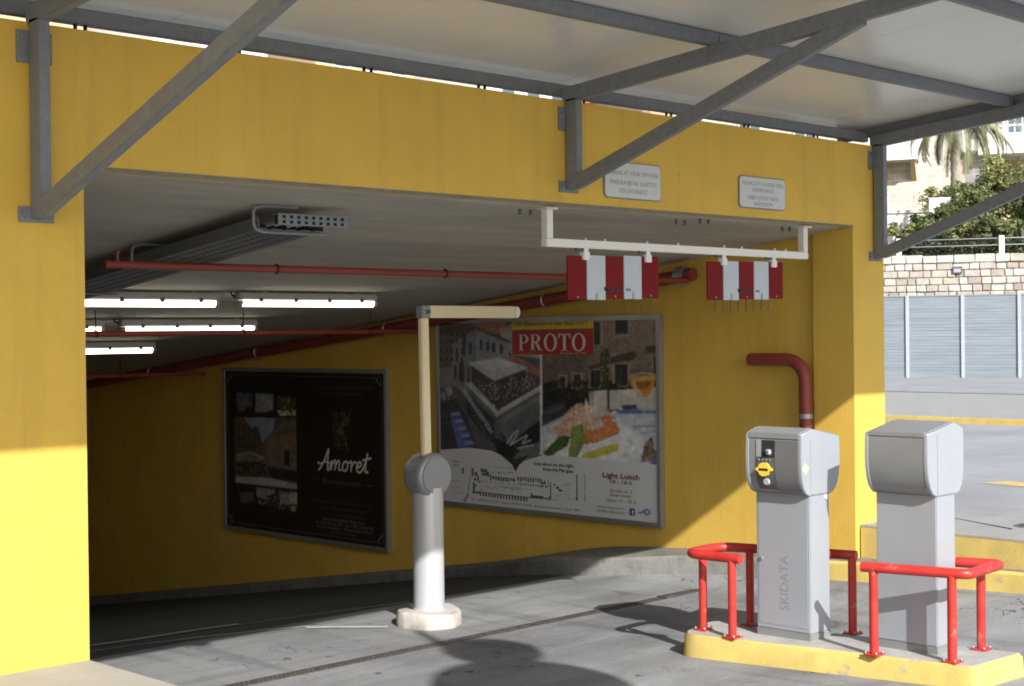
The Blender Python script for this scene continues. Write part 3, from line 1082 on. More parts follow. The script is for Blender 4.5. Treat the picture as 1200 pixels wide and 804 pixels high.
# artwork of the two posters in board coordinates (0..1): p outline, s stroke, k speckle
PHOTO1=[('p',(.114,.133,.228),[(.091,.842),(.194,.845),(.192,.757),(.09,.758)]),('p',(.19,.171,.152),[(.096,.795),(.165,.797),(.153,.745),(.107,.732)]),('p',(.228,.247,.323),[(.216,.846),(.332,.844),(.331,.732),(.215,.732)]),('p',(.38,.361,.323),[(.255,.821),(.321,.829),(.32,.752),(.265,.74)]),('p',(.019,.019,.023),[(.287,.741),(.342,.753),(.374,.719),(.287,.715)]),('p',(.095,.057,.048),[(.354,.825),(.44,.843),(.487,.8),(.471,.759),(.364,.764)]),('p',(.57,.532,.418),[(.353,.749),(.428,.752),(.444,.723),(.374,.719)]),('p',(.38,.361,.304),[(.444,.758),(.476,.754),(.476,.724),(.449,.723)]),('p',(.104,.085,.076),[(.077,.694),(.497,.71),(.491,.291),(.072,.289)]),('p',(.247,.285,.418),[(.135,.697),(.342,.702),(.33,.631),(.285,.572),(.257,.554),(.23,.645),(.196,.623)]),('p',(.095,.067,.057),[(.083,.684),(.14,.682),(.196,.628),(.236,.646),(.251,.544),(.239,.44),(.079,.437)]),('p',(.171,.123,.095),[(.285,.561),(.341,.631),(.412,.686),(.496,.7),(.493,.401),(.283,.418)]),('p',(.023,.019,.019),[(.399,.514),(.431,.521),(.43,.425),(.398,.428)]),('p',(.095,.067,.057),[(.329,.61),(.491,.66),(.49,.635),(.329,.585)]),('p',(.209,.19,.171),[(.085,.453),(.172,.481),(.278,.458),(.25,.436),(.091,.428)]),('p',(.038,.034,.03),[(.079,.416),(.272,.437),(.282,.351),(.078,.337)]),('p',(.028,.025,.025),[(.283,.402),(.493,.401),(.492,.331),(.315,.344)]),('p',(.418,.399,.38),[(.078,.327),(.282,.341),(.492,.321),(.491,.296),(.078,.295)]),('p',(.266,.266,.285),[(.214,.278),(.336,.275),(.324,.202),(.219,.221)]),('p',(.304,.247,.304),[(.363,.257),(.486,.28),(.48,.2),(.368,.197)]),('p',(.475,.456,.323),[(.422,.253),(.486,.27),(.485,.22),(.432,.204)]),('p',(.057,.038,.038),[(.286,.239),(.352,.256),(.356,.165),(.291,.168)]),('p',(.38,.361,.323),[(.432,.194),(.464,.188),(.458,.157),(.432,.164)]),('p',(.114,.095,.095),[(.1,.229),(.191,.249),(.202,.188),(.111,.168)]),('k',[(.12,.12,.14),(.05,.04,.04),(.25,.24,.23),(.08,.07,.07)],[(.091,.842),(.194,.845),(.192,.757),(.09,.758)],50,.012),('k',[(.2,.2,.24),(.35,.34,.33),(.06,.05,.05)],[(.216,.846),(.332,.844),(.331,.732),(.215,.732)],50,.012),('k',[(.12,.07,.05),(.45,.42,.35),(.05,.03,.03)],[(.354,.825),(.488,.84),(.476,.724),(.353,.728)],60,.012),('k',[(.12,.09,.07),(.07,.05,.045),(.16,.13,.1)],[(.083,.684),(.236,.646),(.25,.461),(.079,.442)],120,.012),('k',[(.18,.14,.11),(.1,.08,.065),(.22,.17,.13)],[(.285,.561),(.341,.631),(.412,.686),(.496,.7),(.493,.421),(.283,.428)],200,.012),('s',(.21,.17,.135),[(.308,.609),(.305,.425)],.006),('s',(.21,.17,.135),[(.346,.611),(.344,.428)],.006),('s',(.21,.17,.135),[(.384,.614),(.381,.431)],.006),('s',(.21,.17,.135),[(.421,.616),(.419,.434)],.006),('s',(.21,.17,.135),[(.459,.618),(.456,.438)],.006),('s',(.21,.17,.135),[(.485,.62),(.483,.44)],.006),('p',(.03,.025,.025),[(.099,.638),(.113,.639),(.113,.612),(.099,.612)]),('p',(.03,.025,.025),[(.099,.585),(.113,.586),(.112,.56),(.098,.559)]),('p',(.03,.025,.025),[(.098,.533),(.112,.534),(.112,.508),(.098,.507)]),('p',(.03,.025,.025),[(.134,.64),(.148,.641),(.147,.614),(.134,.614)]),('p',(.03,.025,.025),[(.133,.588),(.147,.588),(.147,.562),(.133,.561)]),('p',(.03,.025,.025),[(.133,.535),(.146,.536),(.146,.51),(.132,.509)]),('p',(.03,.025,.025),[(.168,.642),(.182,.642),(.182,.617),(.168,.616)]),('p',(.03,.025,.025),[(.168,.59),(.181,.591),(.181,.565),(.167,.564)]),('p',(.03,.025,.025),[(.167,.538),(.181,.539),(.18,.513),(.167,.512)]),('p',(.03,.025,.025),[(.202,.644),(.216,.644),(.215,.619),(.202,.618)]),('p',(.03,.025,.025),[(.202,.592),(.215,.593),(.215,.567),(.201,.566)]),('p',(.03,.025,.025),[(.201,.54),(.214,.541),(.214,.515),(.201,.514)]),('p',(.02,.018,.016),[(.399,.514),(.431,.516),(.43,.425),(.397,.423)]),('s',(.24,.2,.16),[(.383,.517),(.415,.545),(.447,.522)],.006),('s',(.3,.29,.27),[(.08,.458),(.172,.486),(.273,.458)],.012),('k',[(.1,.1,.09),(.03,.03,.03),(.2,.17,.15),(.28,.27,.26)],[(.079,.421),(.283,.443),(.293,.342),(.078,.332)],120,.01),('k',[(.3,.29,.28),(.42,.41,.4)],[(.078,.321),(.282,.336),(.492,.321),(.491,.296),(.078,.295)],60,.014),('k',[(.3,.28,.3),(.1,.08,.08),(.05,.04,.04),(.4,.38,.3)],[(.214,.278),(.481,.275),(.479,.16),(.219,.18)],140,.011),('k',[(.12,.1,.1),(.05,.04,.04)],[(.1,.24),(.197,.26),(.202,.178),(.105,.156)],40,.011)]
PHOTO2=[('p',(.1,.1,.115),[(.009,.987),(.502,.994),(.495,.254),(.001,.258)]),('p',(.13,.1,.085),[(.009,.973),(.16,.984),(.157,.699),(.079,.643),(.005,.65)]),('p',(.22,.21,.21),[(.006,.734),(.08,.744),(.079,.643),(.005,.627)]),('p',(.36,.17,.1),[(.159,.952),(.21,.983),(.325,.985),(.373,.94),(.292,.915)]),('p',(.36,.33,.31),[(.308,.941),(.373,.967),(.502,.973),(.5,.792),(.371,.809),(.332,.879)]),('p',(.05,.05,.06),[(.416,.948),(.44,.948),(.439,.892),(.416,.892)]),('p',(.05,.05,.06),[(.463,.939),(.482,.939),(.482,.891),(.463,.891)]),('p',(.2,.21,.24),[(.077,.872),(.193,.952),(.356,.875),(.355,.774),(.157,.745),(.156,.6),(.079,.643)]),('p',(.08,.08,.09),[(.069,.872),(.193,.965),(.368,.879),(.364,.866),(.193,.947),(.077,.862)]),('p',(.05,.05,.06),[(.134,.912),(.151,.921),(.15,.844),(.133,.84)]),('p',(.05,.05,.06),[(.275,.888),(.292,.888),(.291,.826),(.275,.826)]),('p',(.05,.05,.06),[(.324,.866),(.336,.866),(.335,.817),(.323,.817)]),('p',(.05,.05,.06),[(.115,.771),(.136,.781),(.135,.663),(.114,.671)]),('p',(.07,.065,.06),[(.166,.754),(.371,.791),(.495,.706),(.495,.654),(.288,.507),(.148,.645)]),('p',(.3,.14,.11),[(.311,.773),(.371,.809),(.5,.74),(.499,.697),(.426,.731),(.331,.756)]),('p',(.5,.51,.55),[(.158,.767),(.311,.795),(.442,.744),(.285,.675)]),('p',(.4,.41,.45),[(.144,.654),(.173,.668),(.296,.525),(.284,.507)]),('p',(.4,.41,.45),[(.284,.507),(.499,.654),(.499,.629),(.292,.485)]),('p',(.045,.045,.05),[(.139,.609),(.287,.471),(.286,.347),(.262,.354),(.155,.491)]),('p',(.33,.34,.4),[(.126,.617),(.143,.622),(.279,.413),(.266,.394)]),('p',(.16,.16,.17),[(.296,.472),(.498,.616),(.497,.491),(.351,.351)]),('p',(.03,.03,.035),[(.351,.351),(.497,.482),(.495,.275),(.306,.268),(.274,.382)]),('p',(.17,.17,.19),[(.414,.338),(.496,.37),(.495,.275),(.366,.273)]),('p',(.055,.055,.065),[(.004,.558),(.079,.598),(.154,.473),(.203,.296),(.097,.274),(.001,.272)]),('p',(.13,.17,.42),[(.069,.497),(.112,.508),(.129,.463),(.082,.451)]),('p',(.13,.17,.42),[(.077,.442),(.133,.454),(.149,.401),(.094,.388)]),('p',(.13,.17,.42),[(.098,.379),(.154,.392),(.178,.321),(.119,.308)]),('p',(.3,.34,.5),[(.073,.497),(.108,.503),(.112,.485),(.078,.479)]),('p',(.3,.34,.5),[(.086,.438),(.129,.445),(.133,.427),(.09,.42)]),('p',(.3,.34,.5),[(.107,.375),(.149,.383),(.158,.361),(.111,.353)]),('p',(.35,.35,.37),[(.044,.629),(.071,.638),(.083,.598),(.057,.588)]),('p',(.3,.3,.33),[(.018,.596),(.035,.605),(.044,.569),(.026,.559)]),('p',(.19,.145,.115),[(.51,.994),(1.0,.999),(.996,.556),(.505,.534)]),('p',(.24,.185,.15),[(.75,.993),(1.0,.999),(.998,.775),(.887,.746),(.747,.711)]),('p',(.13,.1,.085),[(.508,.801),(.712,.818),(.711,.66),(.507,.655)]),('p',(.03,.03,.035),[(.824,.987),(.872,.99),(.871,.912),(.823,.905)]),('p',(.32,.27,.22),[(.816,.901),(.878,.912),(.878,.9),(.816,.888)]),('p',(.03,.03,.035),[(.735,.976),(.76,.98),(.759,.868),(.734,.86)]),('p',(.06,.05,.045),[(.801,.794),(.895,.827),(.908,.803),(.894,.787),(.804,.769)]),('p',(.025,.025,.03),[(.818,.765),(.87,.774),(.869,.664),(.817,.655)]),('p',(.06,.05,.045),[(.712,.752),(.769,.773),(.769,.752),(.712,.735)]),('p',(.025,.025,.03),[(.719,.735),(.758,.744),(.757,.653),(.718,.648)]),('p',(.025,.025,.03),[(.646,.713),(.675,.718),(.675,.651),(.645,.646)]),('p',(.025,.025,.03),[(.586,.708),(.609,.708),(.608,.653),(.586,.652)]),('p',(.06,.05,.045),[(.945,.843),(.999,.859),(.998,.827),(.945,.819)]),('p',(.025,.025,.03),[(.975,.803),(.998,.811),(.997,.668),(.974,.659)]),('p',(.02,.02,.022),[(.507,.68),(.747,.686),(.997,.7),(.997,.604),(.505,.482)]),('p',(.03,.05,.02),[(.755,.794),(.777,.843),(.798,.827),(.793,.67),(.777,.521),(.77,.521),(.768,.67)]),('p',(.16,.05,.04),[(.759,.827),(.78,.843),(.791,.81),(.766,.794)]),('p',(.05,.05,.06),[(.509,.543),(.6,.581),(.607,.513),(.509,.474)]),('p',(.6,.56,.5),[(.711,.631),(.786,.641),(.784,.505),(.709,.493)]),('p',(.52,.5,.46),[(.796,.638),(.987,.659),(.986,.563),(.795,.547)]),('p',(.55,.58,.64),[(.505,.448),(.599,.504),(.746,.528),(.996,.564),(.994,.296),(.503,.276)]),('p',(.12,.17,.38),[(.823,.556),(.986,.555),(.986,.535),(.83,.532)]),('p',(.05,.06,.1),[(.841,.569),(.903,.576),(.902,.56),(.851,.553)]),('p',(.35,.4,.5),[(.902,.471),(.986,.483),(.985,.459),(.918,.447)]),('p',(.68,.7,.72),[(.523,.363),(.673,.458),(.85,.48),(.925,.44),(.931,.351),(.866,.301),(.597,.288)]),('p',(.52,.3,.2),[(.554,.451),(.607,.471),(.643,.431),(.58,.401)]),('p',(.66,.45,.36),[(.6,.513),(.659,.566),(.724,.552),(.752,.462),(.709,.41),(.628,.421)]),('p',(.5,.16,.07),[(.665,.432),(.766,.463),(.823,.482),(.833,.438),(.744,.391),(.657,.373)]),('p',(.62,.22,.08),[(.767,.513),(.795,.514),(.816,.474),(.822,.45),(.773,.438)]),('p',(.55,.22,.12),[(.615,.522),(.644,.54),(.666,.491),(.636,.464)]),('p',(.75,.62,.55),[(.688,.584),(.703,.585),(.723,.46),(.702,.442)]),('p',(.06,.09,.03),[(.507,.319),(.591,.402),(.628,.404),(.613,.361),(.53,.304)]),('p',(.16,.24,.05),[(.643,.456),(.68,.466),(.687,.408),(.657,.356),(.628,.354)]),('p',(.1,.16,.04),[(.613,.378),(.643,.397),(.642,.287),(.62,.285)]),('p',(.52,.5,.08),[(.671,.319),(.744,.354),(.829,.384),(.828,.352),(.744,.312),(.686,.291)]),('p',(.55,.26,.05),[(.876,.709),(.984,.719),(.974,.667),(.943,.618),(.927,.617),(.89,.657)]),('p',(.25,.1,.02),[(.89,.689),(.971,.699),(.964,.667),(.897,.661)]),('p',(.6,.58,.55),[(.93,.617),(.937,.618),(.936,.537),(.929,.537)]),('p',(.3,.2,.12),[(.938,.392),(.969,.426),(.978,.315),(.924,.306)]),('p',(.1,.18,.4),[(.965,.354),(.995,.372),(.994,.292),(.957,.293)]),('p',(.8,.8,.8),[(.5,.818),(.508,.818),(.503,.31),(.495,.301)]),('p',(.035,.035,.04),[(.021,.936),(.031,.936),(.031,.913),(.021,.913)]),('p',(.035,.035,.04),[(.021,.89),(.031,.89),(.03,.867),(.021,.867)]),('p',(.035,.035,.04),[(.02,.844),(.03,.844),(.03,.821),(.02,.821)]),('p',(.035,.035,.04),[(.02,.798),(.03,.798),(.029,.775),(.02,.775)]),('p',(.035,.035,.04),[(.048,.935),(.057,.934),(.057,.912),(.047,.912)]),('p',(.035,.035,.04),[(.047,.889),(.057,.889),(.056,.866),(.047,.866)]),('p',(.035,.035,.04),[(.047,.843),(.056,.843),(.056,.82),(.046,.82)]),('p',(.035,.035,.04),[(.046,.797),(.056,.797),(.055,.774),(.046,.774)]),('p',(.035,.035,.04),[(.074,.933),(.083,.933),(.083,.91),(.073,.91)]),('p',(.035,.035,.04),[(.073,.887),(.083,.887),(.082,.864),(.073,.864)]),('p',(.035,.035,.04),[(.073,.841),(.082,.841),(.082,.819),(.072,.819)]),('p',(.035,.035,.04),[(.072,.796),(.082,.796),(.081,.773),(.072,.773)]),('p',(.035,.035,.04),[(.1,.931),(.109,.931),(.109,.908),(.099,.908)]),('p',(.035,.035,.04),[(.099,.886),(.109,.886),(.108,.863),(.099,.863)]),('p',(.035,.035,.04),[(.099,.84),(.108,.84),(.108,.817),(.098,.817)]),('p',(.035,.035,.04),[(.098,.795),(.108,.795),(.107,.772),(.098,.772)]),('p',(.035,.035,.04),[(.125,.929),(.135,.929),(.134,.907),(.125,.907)]),('p',(.035,.035,.04),[(.125,.884),(.134,.884),(.134,.861),(.125,.861)]),('p',(.035,.035,.04),[(.124,.839),(.134,.839),(.133,.816),(.124,.816)]),('p',(.035,.035,.04),[(.124,.793),(.133,.793),(.133,.771),(.124,.771)]),('k',[(.28,.13,.08),(.38,.2,.12),(.3,.16,.1)],[(.159,.952),(.21,.983),(.325,.985),(.373,.94),(.292,.915)],60,.01),('k',[(.3,.12,.09),(.22,.09,.07)],[(.319,.773),(.371,.804),(.5,.736),(.499,.697),(.426,.731)],50,.009),('p',(.26,.27,.3),[(.193,.938),(.356,.866),(.355,.787),(.191,.768)]),('s',(.1,.1,.11),[(.193,.943),(.191,.763)],.006),('p',(.05,.05,.06),[(.217,.889),(.23,.889),(.229,.835),(.217,.835)]),('p',(.05,.05,.06),[(.251,.88),(.263,.88),(.262,.831),(.25,.831)]),('p',(.05,.05,.06),[(.275,.871),(.291,.871),(.291,.822),(.275,.822)]),('p',(.05,.05,.06),[(.312,.862),(.328,.862),(.327,.817),(.311,.817)]),('p',(.05,.05,.06),[(.099,.844),(.111,.844),(.111,.79),(.098,.789)]),('p',(.05,.05,.06),[(.129,.858),(.146,.858),(.145,.799),(.128,.799)]),('p',(.05,.05,.06),[(.163,.871),(.18,.871),(.179,.813),(.162,.812)]),('p',(.06,.06,.07),[(.089,.753),(.102,.753),(.101,.68),(.088,.68)]),('p',(.07,.07,.08),[(.123,.762),(.141,.763),(.139,.663),(.122,.663)]),('p',(.5,.51,.55),[(.158,.767),(.311,.795),(.442,.744),(.285,.675)]),('p',(.58,.59,.63),[(.191,.768),(.307,.789),(.387,.761),(.265,.728)]),('s',(.3,.3,.33),[(.157,.765),(.285,.673)],.004),('s',(.3,.3,.33),[(.285,.673),(.442,.742)],.004),('s',(.42,.42,.44),[(.17,.754),(.169,.646)],.004),('s',(.42,.42,.44),[(.289,.675),(.288,.569)],.005),('s',(.36,.36,.38),[(.438,.74),(.437,.653)],.005),('s',(.36,.36,.38),[(.362,.703),(.362,.633)],.004),('k',[(.42,.42,.44),(.05,.045,.04),(.55,.55,.57),(.2,.12,.08),(.03,.03,.03),(.34,.3,.27)],[(.178,.682),(.281,.662),(.434,.722),(.48,.662),(.292,.529),(.19,.628)],240,.008),('s',(.46,.47,.5),[(.144,.659),(.292,.511)],.01),('s',(.48,.49,.52),[(.292,.507),(.499,.65)],.012),('s',(.22,.22,.24),[(.143,.64),(.288,.489)],.006),('s',(.3,.31,.36),[(.126,.622),(.274,.404)],.01),('s',(.1,.1,.12),[(.113,.617),(.254,.38)],.008),('k',[(.03,.03,.035),(.07,.06,.06),(.12,.1,.09)],[(.147,.6),(.287,.471),(.286,.351),(.204,.386)],80,.012),('k',[(.1,.1,.11),(.05,.05,.055),(.16,.15,.15),(.3,.28,.27)],[(.006,.697),(.079,.643),(.104,.562),(.004,.535)],120,.008),('k',[(.06,.06,.07),(.09,.09,.1),(.04,.04,.045)],[(.004,.535),(.079,.584),(.183,.362),(.203,.287),(.001,.281)],160,.018),('k',[(.4,.4,.43),(.15,.15,.17),(.3,.3,.32)],[(.027,.623),(.079,.639),(.096,.58),(.035,.559)],30,.008),('p',(.11,.14,.33),[(.065,.492),(.112,.508),(.191,.322),(.106,.302)]),('p',(.17,.21,.46),[(.069,.497),(.11,.503),(.118,.483),(.076,.477)]),('p',(.33,.37,.55),[(.078,.494),(.101,.498),(.104,.492),(.08,.488)]),('p',(.04,.05,.1),[(.077,.477),(.118,.483),(.123,.476),(.078,.47)]),('p',(.17,.21,.46),[(.086,.459),(.127,.466),(.135,.446),(.093,.439)]),('p',(.33,.37,.55),[(.095,.457),(.118,.461),(.12,.454),(.097,.451)]),('p',(.04,.05,.1),[(.093,.439),(.135,.446),(.139,.439),(.095,.432)]),('p',(.17,.21,.46),[(.103,.422),(.143,.428),(.152,.409),(.109,.402)]),('p',(.33,.37,.55),[(.111,.419),(.135,.423),(.137,.417),(.113,.414)]),('p',(.04,.05,.1),[(.11,.402),(.152,.409),(.156,.402),(.112,.395)]),('p',(.17,.21,.46),[(.12,.384),(.16,.391),(.168,.372),(.126,.365)]),('p',(.33,.37,.55),[(.128,.382),(.151,.386),(.153,.38),(.13,.376)]),('p',(.04,.05,.1),[(.127,.365),(.168,.372),(.172,.365),(.129,.358)]),('p',(.17,.21,.46),[(.136,.347),(.176,.355),(.185,.335),(.143,.328)]),('p',(.33,.37,.55),[(.145,.345),(.168,.349),(.17,.343),(.147,.339)]),('p',(.04,.05,.1),[(.144,.328),(.185,.335),(.189,.328),(.145,.321)]),('p',(.13,.13,.14),[(.304,.468),(.498,.611),(.497,.491),(.367,.361)]),('p',(.19,.19,.2),[(.312,.472),(.498,.607),(.498,.585),(.328,.451)]),('k',[(.02,.02,.022),(.045,.045,.05)],[(.307,.415),(.367,.352),(.497,.469),(.495,.284),(.286,.302)],90,.016),('p',(.15,.15,.165),[(.414,.334),(.496,.366),(.495,.284),(.374,.274)]),('s',(.55,.55,.55),[(.343,.351),(.375,.406),(.395,.424),(.383,.384),(.355,.343),(.407,.381),(.438,.401),(.414,.356),(.454,.376)],.006),('s',(.5,.5,.5),[(.39,.328),(.43,.344),(.469,.351)],.006),('k',[(.23,.175,.14),(.27,.21,.17),(.17,.13,.105),(.2,.16,.13),(.14,.11,.09)],[(.75,.993),(1.0,.999),(.998,.755),(.887,.738),(.747,.707)],420,.013),('k',[(.16,.125,.1),(.11,.09,.075),(.2,.16,.13)],[(.508,.809),(.72,.818),(.718,.685),(.507,.655)],180,.012),('p',(.3,.25,.2),[(.815,.995),(.881,.994),(.88,.908),(.814,.909)]),('p',(.025,.027,.03),[(.823,.987),(.873,.986),(.872,.912),(.822,.913)]),('s',(.09,.08,.07),[(.848,.986),(.847,.913)],.004),('p',(.3,.25,.2),[(.81,.774),(.879,.774),(.878,.66),(.808,.658)]),('p',(.025,.027,.03),[(.817,.765),(.871,.766),(.87,.664),(.817,.663)]),('s',(.09,.08,.07),[(.844,.766),(.843,.663)],.004),('p',(.3,.25,.2),[(.71,.743),(.767,.744),(.766,.649),(.709,.647)]),('p',(.025,.027,.03),[(.718,.735),(.759,.736),(.758,.653),(.717,.652)]),('s',(.09,.08,.07),[(.738,.735),(.738,.652)],.004),('p',(.3,.25,.2),[(.637,.721),(.684,.722),(.684,.642),(.636,.641)]),('p',(.025,.027,.03),[(.645,.713),(.676,.714),(.675,.646),(.644,.646)]),('s',(.09,.08,.07),[(.661,.713),(.66,.646)],.004),('p',(.3,.25,.2),[(.577,.712),(.618,.712),(.618,.649),(.577,.648)]),('p',(.025,.027,.03),[(.586,.703),(.61,.704),(.609,.653),(.585,.652)]),('s',(.09,.08,.07),[(.598,.704),(.597,.653)],.004),('p',(.3,.25,.2),[(.967,.811),(1.003,.811),(1.002,.664),(.966,.663)]),('p',(.025,.027,.03),[(.974,.803),(.996,.803),(.994,.668),(.973,.667)]),('s',(.09,.08,.07),[(.985,.803),(.984,.667)],.004),('p',(.3,.25,.2),[(.726,.981),(.769,.98),(.768,.856),(.725,.856)]),('p',(.025,.027,.03),[(.735,.972),(.761,.972),(.76,.86),(.734,.86)]),('s',(.09,.08,.07),[(.748,.972),(.747,.86)],.004),('p',(.075,.06,.05),[(.797,.798),(.898,.831),(.911,.807),(.894,.787),(.804,.769)]),('p',(.075,.06,.05),[(.708,.752),(.773,.777),(.772,.757),(.712,.735)]),('p',(.08,.065,.055),[(.942,.847),(.999,.863),(.998,.827),(.945,.819)]),('p',(.3,.27,.23),[(.812,.901),(.882,.912),(.882,.9),(.816,.888)]),('k',[(.02,.03,.015),(.04,.06,.025),(.015,.015,.015),(.07,.05,.04)],[(.507,.68),(.747,.686),(.997,.692),(.997,.612),(.746,.586),(.505,.491)],320,.016),('k',[(.05,.08,.03),(.03,.05,.02),(.16,.05,.045),(.08,.1,.05)],[(.751,.777),(.777,.852),(.805,.827),(.804,.704),(.761,.686)],70,.012),('s',(.05,.06,.035),[(.779,.711),(.774,.521)],.005),('p',(.05,.05,.06),[(.509,.534),(.608,.581),(.614,.514),(.509,.465)]),('p',(.09,.09,.11),[(.513,.526),(.6,.564),(.6,.543),(.517,.505)]),('p',(.55,.52,.46),[(.711,.631),(.786,.641),(.784,.505),(.709,.493)]),('p',(.42,.39,.34),[(.711,.631),(.729,.631),(.731,.502),(.709,.493)]),('s',(.66,.63,.58),[(.736,.623),(.738,.507)],.006),('p',(.52,.5,.46),[(.796,.638),(.987,.659),(.986,.563),(.795,.547)]),('s',(.38,.36,.33),[(.845,.639),(.848,.557)],.006),('s',(.4,.38,.35),[(.903,.645),(.906,.56)],.005),('s',(.6,.58,.54),[(.876,.64),(.875,.559)],.007),('p',(.5,.53,.6),[(.505,.448),(.599,.504),(.746,.528),(.996,.564),(.994,.296),(.503,.276)]),('k',[(.56,.59,.65),(.44,.47,.55),(.62,.64,.68)],[(.505,.448),(.599,.504),(.746,.528),(.996,.564),(.994,.296),(.866,.301),(.935,.392),(.885,.478),(.709,.468),(.523,.372)],160,.022),('p',(.12,.17,.38),[(.823,.548),(.986,.551),(.986,.535),(.83,.528)]),('p',(.06,.07,.12),[(.841,.569),(.906,.576),(.906,.556),(.851,.549)]),('s',(.28,.33,.46),[(.891,.47),(.986,.479)],.012),('s',(.33,.38,.5),[(.905,.438),(.992,.456)],.01),('p',(.64,.66,.68),[(.515,.35),(.569,.413),(.687,.463),(.837,.483),(.912,.447),(.938,.384),(.911,.333),(.866,.301),(.707,.284),(.579,.282)]),('p',(.73,.74,.75),[(.538,.351),(.599,.411),(.709,.451),(.829,.466),(.891,.433),(.911,.382),(.877,.335),(.708,.301),(.598,.301)]),('s',(.48,.5,.54),[(.86,.419),(.884,.388),(.873,.347),(.842,.32)],.006),('s',(.45,.47,.5),[(.877,.404),(.901,.385),(.89,.352)],.005),('p',(.56,.362,.255),[(.554,.451),(.607,.479),(.651,.431),(.58,.393)]),('k',[(.52,.3,.2),(.62,.4,.28),(.4,.2,.12),(.7,.55,.42)],[(.554,.451),(.607,.479),(.651,.431),(.58,.393)],60,.01),('p',(.64,.442,.352),[(.592,.495),(.659,.57),(.724,.56),(.756,.462),(.708,.401),(.621,.412)]),('k',[(.66,.45,.36),(.74,.58,.48),(.55,.3,.2),(.8,.68,.6),(.45,.2,.12)],[(.592,.495),(.659,.57),(.724,.56),(.756,.462),(.708,.401),(.621,.412)],150,.013),('p',(.56,.215,.092),[(.665,.428),(.766,.463),(.823,.491),(.836,.434),(.744,.387),(.657,.364)]),('k',[(.5,.16,.07),(.62,.24,.09),(.42,.1,.05),(.7,.36,.16)],[(.665,.428),(.766,.463),(.823,.491),(.836,.434),(.744,.387),(.657,.364)],140,.012),('p',(.613,.233,.093),[(.76,.512),(.795,.522),(.822,.466),(.773,.438)]),('k',[(.62,.22,.08),(.72,.34,.14),(.5,.14,.06)],[(.76,.512),(.795,.522),(.822,.466),(.773,.438)],50,.01),('s',(.78,.64,.56),[(.696,.593),(.702,.518),(.727,.444)],.008),('s',(.7,.48,.38),[(.644,.549),(.688,.517),(.709,.46)],.008),('s',(.62,.25,.14),[(.615,.522),(.644,.549),(.673,.525)],.01),('s',(.6,.22,.12),[(.592,.47),(.636,.498),(.688,.484)],.008),('s',(.74,.42,.25),[(.746,.553),(.788,.538),(.805,.498)],.008),('s',(.55,.2,.1),[(.731,.494),(.781,.513),(.816,.507)],.007),('p',(.078,.11,.036),[(.507,.315),(.584,.406),(.632,.409),(.613,.357),(.53,.295)]),('k',[(.05,.08,.025),(.09,.13,.04),(.03,.05,.02),(.14,.18,.06)],[(.507,.315),(.584,.406),(.632,.409),(.613,.357),(.53,.295)],90,.011),('p',(.2,.275,.085),[(.636,.455),(.684,.475),(.694,.4),(.649,.279),(.616,.285),(.628,.379)]),('k',[(.16,.24,.05),(.1,.16,.04),(.24,.32,.09),(.3,.38,.16)],[(.636,.455),(.684,.475),(.694,.4),(.649,.279),(.616,.285),(.628,.379)],100,.011),('p',(.513,.5,.1),[(.671,.315),(.744,.354),(.829,.389),(.832,.352),(.751,.313),(.686,.287)]),('k',[(.52,.5,.08),(.6,.58,.16),(.42,.42,.06)],[(.671,.315),(.744,.354),(.829,.389),(.832,.352),(.751,.313),(.686,.287)],70,.01),('p',(.5,.24,.05),[(.873,.709),(.988,.719),(.977,.667),(.947,.614),(.923,.613),(.886,.657)]),('p',(.62,.36,.1),[(.883,.705),(.981,.713),(.978,.695),(.886,.685)]),('p',(.28,.11,.025),[(.897,.681),(.964,.691),(.954,.654),(.913,.645)]),('s',(.72,.6,.42),[(.89,.697),(.907,.649),(.927,.621)],.005),('s',(.62,.62,.62),[(.933,.613),(.934,.537)],.006),('s',(.5,.5,.52),[(.902,.527),(.966,.534)],.008),('s',(.55,.5,.45),[(.876,.709),(.928,.726),(.984,.719)],.005),('p',(.28,.19,.12),[(.935,.392),(.965,.43),(.981,.315),(.921,.302)]),('p',(.1,.17,.38),[(.965,.354),(.995,.376),(.994,.292),(.954,.293)]),('p',(.183,.14,.107),[(.935,.392),(.965,.43),(.981,.315),(.921,.302)]),('k',[(.1,.07,.05),(.4,.3,.2),(.05,.05,.07)],[(.935,.392),(.965,.43),(.981,.315),(.921,.302)],30,.012),('p',(.78,.78,.78),[(.5,.818),(.507,.818),(.502,.306),(.495,.305)])]
